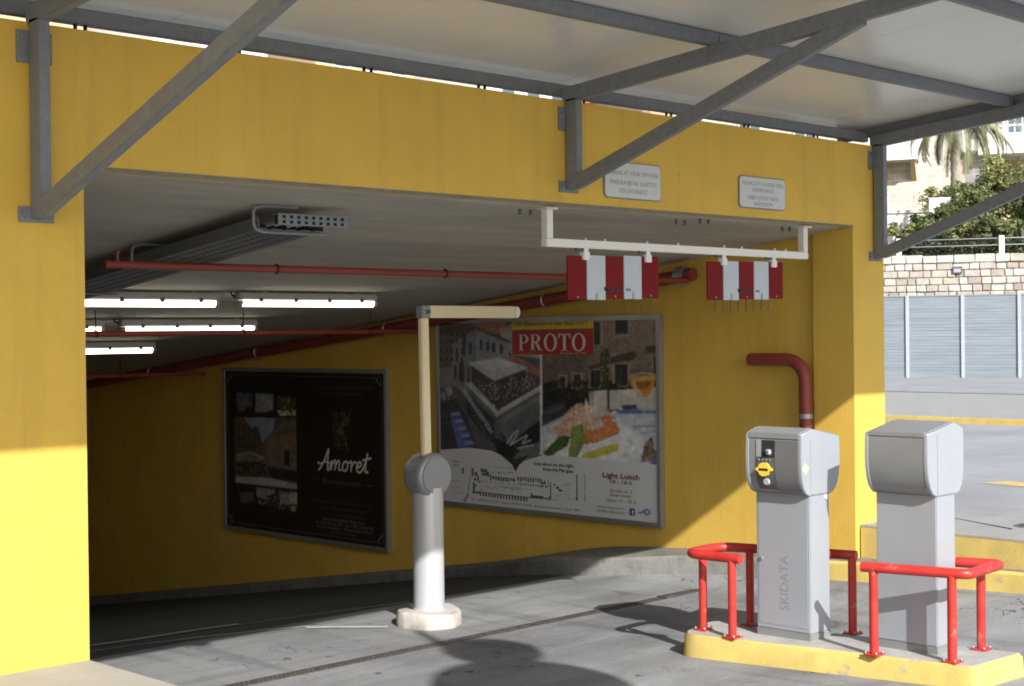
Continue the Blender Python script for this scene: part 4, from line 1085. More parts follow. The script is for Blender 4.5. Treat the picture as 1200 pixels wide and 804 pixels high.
VEC2=[((.6,.61,.63),[(.001,.295),(.161,.316),(.265,.31),(.346,.276),(.381,.226),(.421,.269),(.503,.302),(.671,.306),(.994,.296),(.991,-.0),(-.002,.013)]),((.05,.05,.055),[(.306,.295),(.382,.275),(.453,.306),(.398,.245),(.381,.209),(.366,.243)]),((.62,.45,.03),[(.373,.991),(.732,.993),(.731,.941),(.373,.938)]),((.4,.035,.03),[(.373,.936),(.731,.939),(.73,.812),(.371,.811)]),((.13,.13,.14),[(.173,.208),(.181,.208),(.181,.167),(.172,.168)]),((.13,.13,.14),[(.185,.191),(.198,.191),(.198,.168),(.185,.169)]),((.13,.13,.14),[(.198,.174),(.206,.174),(.206,.147),(.197,.147)]),((.13,.13,.14),[(.181,.159),(.193,.159),(.193,.145),(.181,.146)]),((.13,.13,.14),[(.176,.136),(.186,.136),(.185,.082),(.176,.082)]),((.13,.13,.14),[(.189,.129),(.195,.128),(.194,.11),(.189,.11)]),((.13,.13,.14),[(.202,.143),(.214,.143),(.214,.136),(.201,.136)]),((.13,.13,.14),[(.215,.212),(.235,.211),(.235,.193),(.215,.194)]),((.13,.13,.14),[(.235,.209),(.248,.209),(.248,.186),(.235,.187)]),((.13,.13,.14),[(.219,.19),(.248,.189),(.247,.176),(.219,.176)]),((.13,.13,.14),[(.248,.197),(.256,.197),(.256,.17),(.247,.17)]),((.13,.13,.14),[(.26,.185),(.268,.184),(.268,.171),(.26,.171)]),((.17879781785109514,.17879781785109514,.19255149614733325),[(.26,.178),(.269,.178),(.269,.155),(.26,.156)]),((.20800000000000002,.20800000000000002,.22400000000000003),[(.26,.149),(.267,.149),(.267,.142),(.259,.142)]),((.10404110605454148,.10404110605454148,.11204426805873698),[(.272,.178),(.282,.177),(.281,.161),(.272,.161)]),((.17313548779390828,.17313548779390828,.18645360223959354),[(.284,.177),(.294,.177),(.294,.158),(.284,.159)]),((.20800000000000002,.20800000000000002,.22400000000000003),[(.284,.149),(.291,.148),(.291,.142),(.284,.142)]),((.12881552579614935,.12881552579614935,.13872441239585315),[(.297,.177),(.306,.177),(.306,.155),(.296,.155)]),((.1416745861460426,.1416745861460426,.15257263123419976),[(.309,.177),(.318,.176),(.318,.155),(.309,.155)]),((.20800000000000002,.20800000000000002,.22400000000000003),[(.309,.148),(.316,.148),(.316,.142),(.308,.142)]),((.12156162369453197,.12156162369453197,.1309125178248806),[(.321,.176),(.33,.176),(.33,.155),(.321,.155)]),((.20800000000000002,.20800000000000002,.22400000000000003),[(.321,.148),(.328,.148),(.328,.141),(.321,.142)]),((.12816241595390368,.12816241595390368,.13802106333497322),[(.333,.176),(.342,.176),(.342,.154),(.333,.154)]),((.180829691556451,.180829691556451,.1947396678300242),[(.345,.176),(.354,.175),(.354,.155),(.345,.155)]),((.20800000000000002,.20800000000000002,.22400000000000003),[(.345,.148),(.352,.148),(.352,.141),(.345,.141)]),((.17682572750229375,.17682572750229375,.19042770654093175),[(.357,.175),(.366,.175),(.366,.161),(.357,.161)]),((.11253401405183051,.11253401405183051,.1211904766712021),[(.369,.175),(.378,.175),(.378,.157),(.369,.157)]),((.20800000000000002,.20800000000000002,.22400000000000003),[(.369,.148),(.376,.147),(.376,.141),(.369,.141)]),((.12671231782145032,.12671231782145032,.13645941919233112),[(.389,.185),(.396,.185),(.396,.163),(.389,.163)]),((.182,.182,.196),[(.389,.153),(.397,.152),(.397,.145),(.389,.146)]),((.14990844415437857,.14990844415437857,.16143986293548462),[(.401,.186),(.408,.185),(.408,.16),(.401,.16)]),((.182,.182,.196),[(.401,.152),(.409,.152),(.409,.145),(.4,.145)]),((.15512151148310838,.15512151148310838,.16705393544334748),[(.413,.186),(.42,.185),(.42,.168),(.413,.168)]),((.182,.182,.196),[(.412,.152),(.421,.152),(.421,.145),(.412,.145)]),((.1767535027783543,.1767535027783543,.19034992606899695),[(.424,.186),(.432,.185),(.431,.166),(.424,.166)]),((.182,.182,.196),[(.424,.152),(.433,.152),(.433,.145),(.424,.145)]),((.14414279057770119,.14414279057770119,.15523069754521668),[(.436,.186),(.443,.186),(.443,.16),(.436,.161)]),((.182,.182,.196),[(.436,.152),(.444,.152),(.444,.145),(.436,.145)]),((.15843700751370085,.15843700751370085,.17062446963013939),[(.448,.186),(.455,.186),(.455,.163),(.448,.164)]),((.182,.182,.196),[(.448,.152),(.456,.152),(.456,.145),(.448,.145)]),((.18015725043021819,.18015725043021819,.1940155004633119),[(.46,.186),(.467,.186),(.466,.162),(.459,.162)]),((.182,.182,.196),[(.459,.152),(.468,.152),(.468,.145),(.459,.145)]),((.13218736087606747,.13218736087606747,.14235561940499575),[(.471,.186),(.478,.186),(.478,.17),(.471,.17)]),((.182,.182,.196),[(.471,.152),(.479,.151),(.479,.145),(.471,.145)]),((.12773730367329428,.12773730367329428,.13756325010970152),[(.483,.186),(.49,.186),(.49,.164),(.483,.164)]),((.182,.182,.196),[(.482,.151),(.491,.151),(.491,.144),(.482,.145)]),((.11099562210598782,.11099562210598782,.1195337468833715),[(.494,.186),(.501,.186),(.501,.164),(.494,.165)]),((.182,.182,.196),[(.494,.151),(.502,.151),(.502,.144),(.494,.144)]),((.13,.13,.14),[(.514,.162),(.518,.162),(.518,.155),(.514,.155)]),((.13,.13,.14),[(.499,.17),(.505,.17),(.505,.165),(.499,.166)]),((.13,.13,.14),[(.496,.15),(.503,.15),(.503,.145),(.496,.146)]),((.13,.13,.14),[(.511,.177),(.517,.177),(.517,.169),(.511,.169)]),((.13,.13,.14),[(.507,.168),(.513,.168),(.513,.162),(.507,.162)]),((.13,.13,.14),[(.494,.146),(.498,.146),(.498,.139),(.493,.14)]),((.13,.13,.14),[(.51,.166),(.519,.165),(.519,.16),(.51,.16)]),((.13,.13,.14),[(.516,.151),(.524,.151),(.524,.143),(.516,.143)]),((.13,.13,.14),[(.502,.152),(.51,.151),(.51,.145),(.502,.145)]),((.13,.13,.14),[(.503,.156),(.509,.155),(.509,.151),(.503,.151)]),((.13,.13,.14),[(.51,.169),(.517,.169),(.517,.162),(.51,.162)]),((.13,.13,.14),[(.495,.175),(.5,.175),(.499,.168),(.495,.168)]),((.13,.13,.14),[(.5,.169),(.506,.169),(.506,.16),(.5,.16)]),((.13,.13,.14),[(.497,.164),(.506,.164),(.506,.157),(.497,.157)]),((.13,.13,.14),[(.172,.088),(.209,.088),(.209,.079),(.171,.079)]),((.14300000000000002,.14300000000000002,.15400000000000003),[(.201,.089),(.451,.086),(.451,.081),(.201,.085)]),((.1214159375515695,.1214159375515695,.1307556250555364),[(.209,.088),(.217,.088),(.217,.068),(.209,.068)]),((.13485608026131013,.13485608026131013,.14522962489679553),[(.223,.088),(.231,.088),(.231,.067),(.223,.067)]),((.13510503410534141,.13510503410534141,.14549772903652153),[(.238,.087),(.245,.087),(.245,.067),(.237,.067)]),((.11324202600034229,.11324202600034229,.1219529510772917),[(.252,.087),(.259,.087),(.259,.066),(.251,.067)]),((.128536077248173,.128536077248173,.1384234678057248),[(.266,.087),(.273,.087),(.273,.066),(.265,.066)]),((.12386877941519366,.12386877941519366,.13339714706251626),[(.279,.087),(.287,.087),(.287,.066),(.279,.066)]),((.156308163943678,.156308163943678,.16833186886242246),[(.293,.087),(.301,.086),(.301,.065),(.293,.066)]),((.12502036613092576,.12502036613092576,.1346373173717662),[(.307,.086),(.315,.086),(.315,.065),(.307,.065)]),((.14685080492941305,.14685080492941305,.15814702069321407),[(.321,.086),(.329,.086),(.328,.065),(.321,.065)]),((.16709979531430744,.16709979531430744,.17995362572310034),[(.335,.086),(.342,.086),(.342,.064),(.334,.064)]),((.1640000945498331,.1640000945498331,.17661548643828182),[(.348,.086),(.356,.086),(.356,.064),(.348,.064)]),((.12844278173252494,.12844278173252494,.13832299571194995),[(.362,.085),(.369,.085),(.369,.064),(.362,.064)]),((.14319704237786876,.14319704237786876,.15421219948385867),[(.375,.085),(.383,.085),(.383,.063),(.375,.063)]),((.12480734552440373,.12480734552440373,.1344079105647425),[(.389,.085),(.396,.085),(.396,.063),(.389,.063)]),((.12988830231410228,.12988830231410228,.13987971018441786),[(.402,.085),(.41,.085),(.41,.063),(.402,.063)]),((.13571991838071396,.13571991838071396,.14615991210230736),[(.416,.085),(.423,.085),(.423,.062),(.415,.062)]),((.155573535615818,.155573535615818,.16754073066318861),[(.429,.084),(.436,.084),(.436,.062),(.429,.062)]),((.13,.13,.14),[(.451,.098),(.509,.097),(.509,.082),(.451,.083)]),((.13,.13,.14),[(.451,.107),(.459,.107),(.459,.081),(.451,.081)]),((.156,.156,.168),[(.513,.092),(.528,.091),(.528,.083),(.513,.083)]),((.169,.169,.18200000000000002),[(.532,.1),(.543,.1),(.543,.081),(.532,.081)]),((.13,.13,.14),[(.529,.184),(.532,.183),(.531,.153),(.528,.153)]),((.13,.13,.14),[(.54,.172),(.544,.172),(.543,.09),(.539,.09)]),((.13,.13,.14),[(.555,.165),(.563,.165),(.563,.156),(.555,.156)]),((.10400000000000001,.10400000000000001,.11200000000000002),[(.566,.153),(.578,.153),(.577,.14),(.566,.14)]),((.10400000000000001,.10400000000000001,.11200000000000002),[(.577,.141),(.589,.141),(.589,.128),(.577,.129)]),((.26,.26,.28),[(.619,.151),(.622,.151),(.622,.148),(.619,.148)]),((.26,.26,.28),[(.569,.165),(.571,.165),(.571,.162),(.569,.162)]),((.26,.26,.28),[(.602,.164),(.61,.164),(.61,.161),(.602,.161)]),((.26,.26,.28),[(.559,.089),(.567,.089),(.567,.086),(.559,.086)]),((.26,.26,.28),[(.527,.15),(.537,.15),(.537,.147),(.527,.147)]),((.26,.26,.28),[(.585,.136),(.594,.136),(.594,.133),(.585,.133)]),((.26,.26,.28),[(.606,.132),(.612,.132),(.612,.129),(.606,.129)]),((.26,.26,.28),[(.531,.136),(.535,.136),(.535,.133),(.531,.133)]),((.26,.26,.28),[(.587,.12),(.59,.12),(.59,.117),(.587,.118)]),((.26,.26,.28),[(.587,.164),(.59,.164),(.59,.161),(.587,.161)]),((.26,.26,.28),[(.589,.133),(.598,.133),(.598,.13),(.589,.13)]),((.26,.26,.28),[(.587,.112),(.59,.112),(.59,.109),(.587,.109)]),((.26,.26,.28),[(.609,.167),(.615,.167),(.615,.164),(.609,.164)]),((.26,.26,.28),[(.616,.098),(.625,.098),(.625,.095),(.616,.095)]),((.26,.26,.28),[(.568,.111),(.577,.111),(.576,.108),(.568,.108)]),((.26,.26,.28),[(.535,.086),(.544,.086),(.544,.083),(.535,.083)]),((.26,.26,.28),[(.567,.104),(.573,.104),(.573,.101),(.567,.101)]),((.26,.26,.28),[(.55,.108),(.552,.107),(.552,.104),(.55,.105)]),((.26,.26,.28),[(.605,.091),(.609,.091),(.609,.088),(.605,.088)]),((.26,.26,.28),[(.62,.168),(.628,.168),(.628,.165),(.62,.165)]),((.26,.26,.28),[(.55,.086),(.555,.086),(.555,.083),(.55,.083)]),((.26,.26,.28),[(.618,.172),(.621,.172),(.621,.169),(.618,.169)]),((.26,.26,.28),[(.607,.12),(.613,.12),(.613,.117),(.607,.117)]),((.26,.26,.28),[(.524,.151),(.529,.151),(.529,.148),(.524,.148)]),((.26,.26,.28),[(.526,.081),(.534,.081),(.534,.078),(.526,.078)]),((.26,.26,.28),[(.62,.116),(.625,.116),(.625,.113),(.62,.113)]),((.312,.312,.336),[(.224,.103),(.229,.103),(.229,.101),(.224,.101)]),((.312,.312,.336),[(.358,.124),(.368,.124),(.368,.122),(.358,.122)]),((.312,.312,.336),[(.223,.121),(.234,.121),(.234,.119),(.223,.119)]),((.312,.312,.336),[(.21,.107),(.216,.107),(.216,.105),(.21,.105)]),((.312,.312,.336),[(.283,.125),(.294,.125),(.294,.122),(.283,.123)]),((.312,.312,.336),[(.313,.126),(.32,.126),(.32,.124),(.313,.124)]),((.312,.312,.336),[(.362,.113),(.371,.113),(.371,.111),(.362,.111)]),((.312,.312,.336),[(.249,.117),(.256,.117),(.256,.115),(.249,.115)]),((.312,.312,.336),[(.365,.116),(.376,.116),(.376,.114),(.365,.114)]),((.312,.312,.336),[(.256,.118),(.265,.117),(.265,.115),(.256,.115)]),((.312,.312,.336),[(.328,.123),(.344,.123),(.344,.12),(.328,.121)]),((.312,.312,.336),[(.359,.119),(.371,.119),(.371,.117),(.359,.117)]),((.312,.312,.336),[(.385,.118),(.393,.118),(.393,.116),(.385,.116)]),((.312,.312,.336),[(.391,.114),(.397,.114),(.397,.112),(.391,.112)]),((.312,.312,.336),[(.38,.128),(.384,.128),(.384,.126),(.38,.126)]),((.312,.312,.336),[(.213,.101),(.218,.101),(.218,.099),(.213,.099)]),((.312,.312,.336),[(.403,.138),(.412,.138),(.412,.136),(.403,.136)]),((.312,.312,.336),[(.211,.107),(.224,.107),(.224,.105),(.211,.105)]),((.312,.312,.336),[(.267,.112),(.282,.112),(.282,.11),(.267,.11)]),((.312,.312,.336),[(.286,.117),(.299,.116),(.299,.114),(.286,.114)]),((.312,.312,.336),[(.446,.141),(.457,.141),(.457,.138),(.445,.139)]),((.312,.312,.336),[(.236,.121),(.253,.121),(.252,.119),(.236,.119)]),((.312,.312,.336),[(.216,.097),(.229,.097),(.229,.095),(.216,.095)]),((.312,.312,.336),[(.394,.121),(.405,.121),(.405,.118),(.394,.119)]),((.312,.312,.336),[(.284,.117),(.291,.117),(.291,.115),(.284,.115)]),((.312,.312,.336),[(.444,.125),(.457,.125),(.457,.122),(.444,.123)]),((.312,.312,.336),[(.263,.111),(.27,.111),(.27,.109),(.263,.109)]),((.312,.312,.336),[(.425,.124),(.441,.123),(.441,.121),(.425,.122)]),((.312,.312,.336),[(.403,.123),(.416,.123),(.416,.121),(.403,.121)]),((.312,.312,.336),[(.228,.107),(.233,.107),(.233,.105),(.228,.105)]),((.312,.312,.336),[(.307,.128),(.323,.128),(.323,.126),(.307,.126)]),((.312,.312,.336),[(.209,.097),(.225,.096),(.225,.094),(.209,.094)]),((.312,.312,.336),[(.326,.111),(.331,.111),(.331,.109),(.326,.109)]),((.312,.312,.336),[(.242,.125),(.247,.124),(.247,.122),(.242,.122)]),((.28600000000000003,.28600000000000003,.30800000000000005),[(.26,.193),(.265,.193),(.265,.19),(.26,.191)]),((.28600000000000003,.28600000000000003,.30800000000000005),[(.323,.203),(.328,.203),(.328,.201),(.323,.201)]),((.28600000000000003,.28600000000000003,.30800000000000005),[(.305,.203),(.317,.202),(.317,.2),(.305,.2)]),((.28600000000000003,.28600000000000003,.30800000000000005),[(.301,.199),(.309,.198),(.309,.196),(.301,.196)]),((.28600000000000003,.28600000000000003,.30800000000000005),[(.326,.202),(.333,.202),(.333,.2),(.326,.2)]),((.28600000000000003,.28600000000000003,.30800000000000005),[(.275,.194),(.28,.193),(.28,.191),(.275,.191)]),((.28600000000000003,.28600000000000003,.30800000000000005),[(.308,.197),(.316,.197),(.316,.195),(.308,.195)]),((.28600000000000003,.28600000000000003,.30800000000000005),[(.36,.202),(.368,.202),(.368,.2),(.36,.2)]),((.28600000000000003,.28600000000000003,.30800000000000005),[(.273,.196),(.281,.196),(.281,.194),(.273,.194)]),((.28600000000000003,.28600000000000003,.30800000000000005),[(.351,.204),(.361,.203),(.361,.201),(.351,.201)]),((.28600000000000003,.28600000000000003,.30800000000000005),[(.346,.204),(.357,.203),(.356,.201),(.346,.202)]),((.28600000000000003,.28600000000000003,.30800000000000005),[(.355,.207),(.366,.207),(.366,.205),(.355,.205)]),((.28600000000000003,.28600000000000003,.30800000000000005),[(.352,.201),(.358,.201),(.358,.198),(.352,.199)]),((.28600000000000003,.28600000000000003,.30800000000000005),[(.287,.201),(.294,.201),(.294,.199),(.287,.199)]),((.28600000000000003,.28600000000000003,.30800000000000005),[(.35,.205),(.354,.205),(.354,.203),(.35,.203)]),((.28600000000000003,.28600000000000003,.30800000000000005),[(.293,.202),(.302,.202),(.302,.2),(.293,.2)]),((.28600000000000003,.28600000000000003,.30800000000000005),[(.341,.199),(.346,.199),(.346,.197),(.341,.197)]),((.28600000000000003,.28600000000000003,.30800000000000005),[(.301,.203),(.312,.202),(.312,.2),(.3,.2)]),((.28600000000000003,.28600000000000003,.30800000000000005),[(.348,.204),(.36,.203),(.36,.201),(.348,.201)]),((.28600000000000003,.28600000000000003,.30800000000000005),[(.315,.198),(.323,.198),(.323,.196),(.315,.196)]),((.28600000000000003,.28600000000000003,.30800000000000005),[(.299,.195),(.31,.195),(.31,.192),(.299,.193)]),((.28600000000000003,.28600000000000003,.30800000000000005),[(.323,.198),(.332,.198),(.332,.196),(.323,.196)]),((.28600000000000003,.28600000000000003,.30800000000000005),[(.344,.207),(.349,.207),(.349,.205),(.344,.205)]),((.28600000000000003,.28600000000000003,.30800000000000005),[(.272,.196),(.282,.196),(.282,.193),(.272,.194)]),((.28600000000000003,.28600000000000003,.30800000000000005),[(.277,.197),(.282,.197),(.282,.195),(.277,.195)]),((.28600000000000003,.28600000000000003,.30800000000000005),[(.333,.2),(.337,.2),(.337,.197),(.333,.198)]),((.28600000000000003,.28600000000000003,.30800000000000005),[(.363,.204),(.368,.203),(.368,.201),(.363,.201)]),((.28600000000000003,.28600000000000003,.30800000000000005),[(.297,.202),(.307,.202),(.307,.2),(.297,.2)]),((.28600000000000003,.28600000000000003,.30800000000000005),[(.357,.207),(.362,.207),(.362,.205),(.357,.205)]),((.28600000000000003,.28600000000000003,.30800000000000005),[(.327,.199),(.337,.198),(.337,.196),(.327,.196)]),((.338,.338,.36400000000000005),[(.048,.138),(.117,.136),(.117,.134),(.048,.135)]),((.338,.338,.36400000000000005),[(.03,.104),(.108,.102),(.108,.1),(.03,.101)]),((.338,.338,.36400000000000005),[(.073,.076),(.142,.075),(.142,.073),(.073,.074)]),((.3,.3,.31),[(.129,.032),(.155,.08),(.161,.067),(.139,.024)]),((.13,.13,.14),[(.126,.209),(.135,.208),(.134,.177),(.126,.177)]),((.117,.117,.12600000000000003),[(.656,.221),(.66,.221),(.659,.103),(.655,.103)]),((.091,.091,.098),[(.653,.107),(.661,.107),(.661,.094),(.653,.094)]),((.24,.24,.25),[(.173,.213),(.176,.213),(.155,.075),(.151,.075)])]


A1 = (9.1185 - 5.9462) / (1.7837 + 0.2303)     # width : height of the boards
t, P = poster(9.1185, 5.9462, -0.2303, 1.7837, 'dark brown restaurant poster with white script lettering on the yellow wall', None)
W_, D_ = (0.60, 0.58, 0.55), (0.16, 0.14, 0.13)
P.poly((0.019, 0.0145, 0.0145), [(0.014, 0.022), (0.986, 0.022), (0.986, 0.978), (0.014, 0.978)])
ph = Photo(0.045, 0.10, 0.475, 0.90, 150, 180, (0.019, 0.0145, 0.0145))
ph.paint(PHOTO1, A1)
ph.build('printed_photo', P, M['print'], t)
P.k += 2
fr = (0.11, 0.10, 0.095)
for a, b in (((0.03, 0.045), (0.97, 0.045)), ((0.97, 0.05), (0.97, 0.95)), ((0.97, 0.955), (0.03, 0.955)), ((0.03, 0.95), (0.03, 0.05))):
    P.stroke(fr, [a, b], 0.005, A1)
for cx, cy, sx, sy in ((0.03, 0.045, 1, 1), (0.97, 0.045, -1, 1), (0.97, 0.955, -1, -1), (0.03, 0.955, 1, -1)):
    P.stroke((0.25, 0.22, 0.18), [(cx + sx * 0.028, cy + sy * 0.006), (cx + sx * 0.014, cy + sy * 0.03), (cx + sx * 0.004, cy + sy * 0.044)], 0.007, A1)
P.text((0.10, 0.085, 0.08), 'Our cuisine is carefully made by the', 0.748, 0.888, 0.020, 0.34, asp=A1)
P.text((0.10, 0.085, 0.08), 'finest Dalmatian kitchen', 0.743, 0.852, 0.020, 0.26, asp=A1)
for j, (v, u0, u1, s_, k) in enumerate(((0.238, 0.585, 0.912, 'Fine selection of Croatian wines,', 0.09), (0.202, 0.612, 0.882, 'fresh ingredients of the', 0.09), (0.166, 0.622, 0.872, 'local sea and valley', 0.09),
                                        (0.138, 0.630, 0.872, 'Bana Josipa Jelacica Dubrovnik', 0.24), (0.112, 0.585, 0.918, 'Tel +385 20 323 739   Fax +385 20 323 741', 0.24), (0.090, 0.594, 0.914, 'amoret.restaurant   info and reservations', 0.24), (0.066, 0.665, 0.825, 'www amoret', 0.14))):
    P.text((k, k * 0.93, k * 0.88), s_, (u0 + u1) / 2, v - 0.004, 0.019, u1 - u0, asp=A1)
# gilt flourish above the name: a loose scrolled ornament
gd = (0.15, 0.115, 0.065)
random.seed(3)
for q in range(26):
    u, v = 0.745 + random.uniform(-0.035, 0.035), 0.745 - q * 0.0075 + random.uniform(-0.012, 0.012)
    a = random.uniform(0, 6.28)
    r = random.uniform(0.010, 0.026) * (1.1 if q < 14 else 0.7)
    P.stroke([c * random.uniform(0.5, 1.15) for c in gd], [(u + r * cos(a) / A1, v + r * sin(a)), (u + r * cos(a + 1.6) / A1, v + r * sin(a + 1.6)), (u + r * cos(a + 3.4) / A1, v + r * sin(a + 3.4)), (u + 1.4 * r * cos(a + 4.2) / A1, v + 1.4 * r * sin(a + 4.2))], 0.006, A1)
P.stroke(gd, [(0.70, 0.76), (0.715, 0.70), (0.735, 0.67), (0.76, 0.64), (0.775, 0.59), (0.782, 0.535)], 0.008, A1)
P.stroke(gd, [(0.80, 0.77), (0.79, 0.71), (0.765, 0.68), (0.745, 0.66)], 0.007, A1)
# script word
SCRIPT = [[(-0.02, 0.0), (0.16, 0.22), (0.33, 0.66), (0.46, 1.05), (0.47, 0.6), (0.52, 0.05), (0.62, 0.06)], [(-0.12, 0.36), (0.08, 0.30), (0.3, 0.42), (0.6, 0.36)],
          [(0.62, 0.08), (0.74, 0.50), (0.74, 0.06)], [(0.75, 0.25), (0.90, 0.52), (0.97, 0.44), (0.97, 0.06)], [(0.98, 0.25), (1.12, 0.52), (1.20, 0.42), (1.20, 0.10), (1.34, 0.08)],
          [(1.62, 0.50), (1.46, 0.44), (1.42, 0.18), (1.55, 0.04), (1.70, 0.18), (1.70, 0.42), (1.60, 0.52), (1.72, 0.46), (1.84, 0.48)],
          [(1.86, 0.56), (1.92, 0.44), (1.94, 0.06)], [(1.95, 0.28), (2.06, 0.50), (2.20, 0.48)],
          [(2.24, 0.26), (2.46, 0.34), (2.48, 0.50), (2.36, 0.52), (2.26, 0.34), (2.30, 0.10), (2.46, 0.04), (2.64, 0.20)],
          [(2.62, 0.20), (2.78, 0.70), (2.80, 0.95)], [(2.80, 0.95), (2.76, 0.40), (2.80, 0.08), (2.92, 0.10)], [(2.58, 0.64), (2.76, 0.68), (3.02, 0.76)]]
s0 = 0.118
for st in SCRIPT:
    P.stroke((0.66, 0.64, 0.61), [(0.615 + (x + 0.14 * y) * s0 / A1 * 1.28, 0.420 + y * s0) for x, y in st], 0.0128, A1)
P.text((0.13, 0.12, 0.11), 'Restaurant', 0.748, 0.346, 0.030, 0.215, asp=A1, shear=0.25)
P.stroke((0.12, 0.10, 0.09), [(0.575, 0.367), (0.612, 0.367)], 0.006, A1)
P.stroke((0.12, 0.10, 0.09), [(0.882, 0.357), (0.922, 0.357)], 0.006, A1)
P.build('printed_sheet', M['print'], t)

A2 = (5.1217 - 2.0533) / (2.3273 - 0.3645)
t, P = poster(5.1217, 2.0533, 0.3645, 2.3273, 'fish restaurant poster with plated seafood photo and red name banner', None)
P.poly((0.60, 0.61, 0.63), [(0.014, 0.022), (0.986, 0.022), (0.986, 0.978), (0.014, 0.978)])
def lim(p):
    return [(min(max(a, 0.0145), 0.9855), min(max(b, 0.0225), 0.9775)) for a, b in p]
ph = Photo(0.0145, 0.235, 0.9855, 0.9775, 300, 200, (0.10, 0.10, 0.11))
ph.paint(PHOTO2, A2)
ph.build('printed_photo', P, M['print'], t)
P.k += 2
for c, p in VEC2:
    P.poly(c, lim(p))
P.text((0.09, 0.06, 0.02), 'Fish Restaurant in the OLD CITY', 0.551, 0.958, 0.022, 0.325, asp=A2, bold=0.01)
# serif name on the banner: letters drawn as outlines
def serif(P, col, word, u0, v0, u1, v1):
    wd = {'P': 0.78, 'R': 0.92, 'O': 0.98, 'T': 0.86}
    tot = sum(wd[c] for c in word) + 0.08 * (len(word) - 1)
    su, sv = (u1 - u0) / tot, (v1 - v0)
    x = 0.0
    def q(pts, ox):
        P.poly(col, [(u0 + (ox + a) * su, v0 + b * sv) for a, b in pts], False)
    def ring(ox, cx, cy, ro, ri, a0, a1, n=20):
        for i in range(n):
            s, e = a0 + (a1 - a0) * i / n, a0 + (a1 - a0) * (i + 1) / n
            q([(cx + ri[0] * cos(s), cy + ri[1] * sin(s)), (cx + ro[0] * cos(s), cy + ro[1] * sin(s)), (cx + ro[0] * cos(e), cy + ro[1] * sin(e)), (cx + ri[0] * cos(e), cy + ri[1] * sin(e))], ox)
    P.k += 1
    for c in word:
        if c in 'PR':
            q([(0.10, 0), (0.29, 0), (0.29, 1), (0.10, 1)], x)
            q([(0.0, 0), (0.40, 0), (0.40, 0.05), (0.0, 0.05)], x)
            q([(0.0, 0.95), (0.30, 0.95), (0.30, 1), (0.0, 1)], x)
            cy, ry = (0.72, 0.28) if c == 'P' else (0.75, 0.25)
            ring(x, 0.34, cy, (0.42, ry), (0.22, ry - 0.06), -pi / 2, pi / 2)
            q([(0.29, 0.94), (0.35, 0.94), (0.35, 1), (0.29, 1)], x)
            q([(0.29, cy - ry), (0.35, cy - ry), (0.35, cy - ry + 0.06), (0.29, cy - ry + 0.06)], x)
            if c == 'R':
                q([(0.36, 0.50), (0.55, 0.52), (0.86, 0.0), (0.64, 0.0)], x)
                q([(0.60, 0.0), (0.94, 0.0), (0.94, 0.05), (0.60, 0.05)], x)
        if c == 'O':
            ring(x, 0.49, 0.5, (0.48, 0.53), (0.28, 0.47), 0, 2 * pi, 36)
        if c == 'T':
            q([(0.33, 0), (0.53, 0), (0.53, 1), (0.33, 1)], x)
            q([(0.0, 0.93), (0.86, 0.93), (0.86, 1), (0.0, 1)], x)
            q([(0.0, 0.72), (0.04, 0.72), (0.13, 0.95), (0.0, 0.95)], x)
            q([(0.86, 0.72), (0.82, 0.72), (0.73, 0.95), (0.86, 0.95)], x)
            q([(0.22, 0), (0.64, 0), (0.64, 0.05), (0.22, 0.05)], x)
        x += wd[c] + 0.08
serif(P, (0.66, 0.63, 0.60), 'PROTO', 0.404, 0.830, 0.702, 0.915)
P.text((0.60, 0.50, 0.46), 'Dubrovnik, since 1886', 0.648, 0.815, 0.010, 0.112, asp=A2)
K_ = (0.05, 0.05, 0.055)
P.text(K_, 'look about on the right', 0.556, 0.253, 0.018, 0.175, asp=A2, bold=0.012)
P.text(K_, 'from the Pile gate', 0.576, 0.227, 0.018, 0.132, asp=A2, bold=0.012)
P.text((0.17, 0.05, 0.05), 'Light Lunch', 0.842, 0.218, 0.027, 0.150, asp=A2, bold=0.016)
P.text((0.10, 0.06, 0.06), '10 - 16 h', 0.842, 0.192, 0.019, 0.088, asp=A2, bold=0.012)
P.text((0.12, 0.12, 0.12), 'Siroka ul. 1', 0.840, 0.151, 0.015, 0.088, asp=A2)
P.text((0.12, 0.12, 0.12), 'Dubrovnik', 0.840, 0.130, 0.015, 0.084, asp=A2)
P.text((0.12, 0.12, 0.12), 'Open: 11 - 23 h', 0.840, 0.104, 0.015, 0.12, asp=A2)
P.text((0.14, 0.14, 0.14), 'www.esculap-teo.hr', 0.796, 0.069, 0.013, 0.11, asp=A2)
P.text((0.14, 0.14, 0.14), 'info@esculap-teo.hr', 0.799, 0.049, 0.013, 0.115, asp=A2)
P.rect((0.045, 0.10, 0.30), 0.876, 0.047, 0.897, 0.080)
P.text((0.65, 0.66, 0.70), 'f', 0.889, 0.050, 0.024, 0.009, asp=A2, bold=0.02)
P.stroke((0.10, 0.20, 0.50), [(0.912, 0.062), (0.924, 0.066), (0.932, 0.076)], 0.006, A2)
P.stroke((0.08, 0.14, 0.40), [(0.948, 0.058), (0.936, 0.062), (0.936, 0.078), (0.950, 0.080), (0.956, 0.068), (0.946, 0.056)], 0.007, A2)
P.text((0.12, 0.12, 0.12), 'Tel. +385 20 323 234 - Open: 10-23h / 11-24h - Esculap restaurants / since 1886', 0.420, 0.040, 0.012, 0.50, asp=A2)
P.text((0.14, 0.14, 0.14), 'Pile', 0.098, 0.235, 0.012, 0.03, asp=A2)
P.text((0.14, 0.14, 0.14), 'gate', 0.098, 0.215, 0.012, 0.03, asp=A2)
P.text((0.14, 0.14, 0.14), 'Old harbour', 0.695, 0.16, 0.012, 0.09, asp=A2, rot=True)
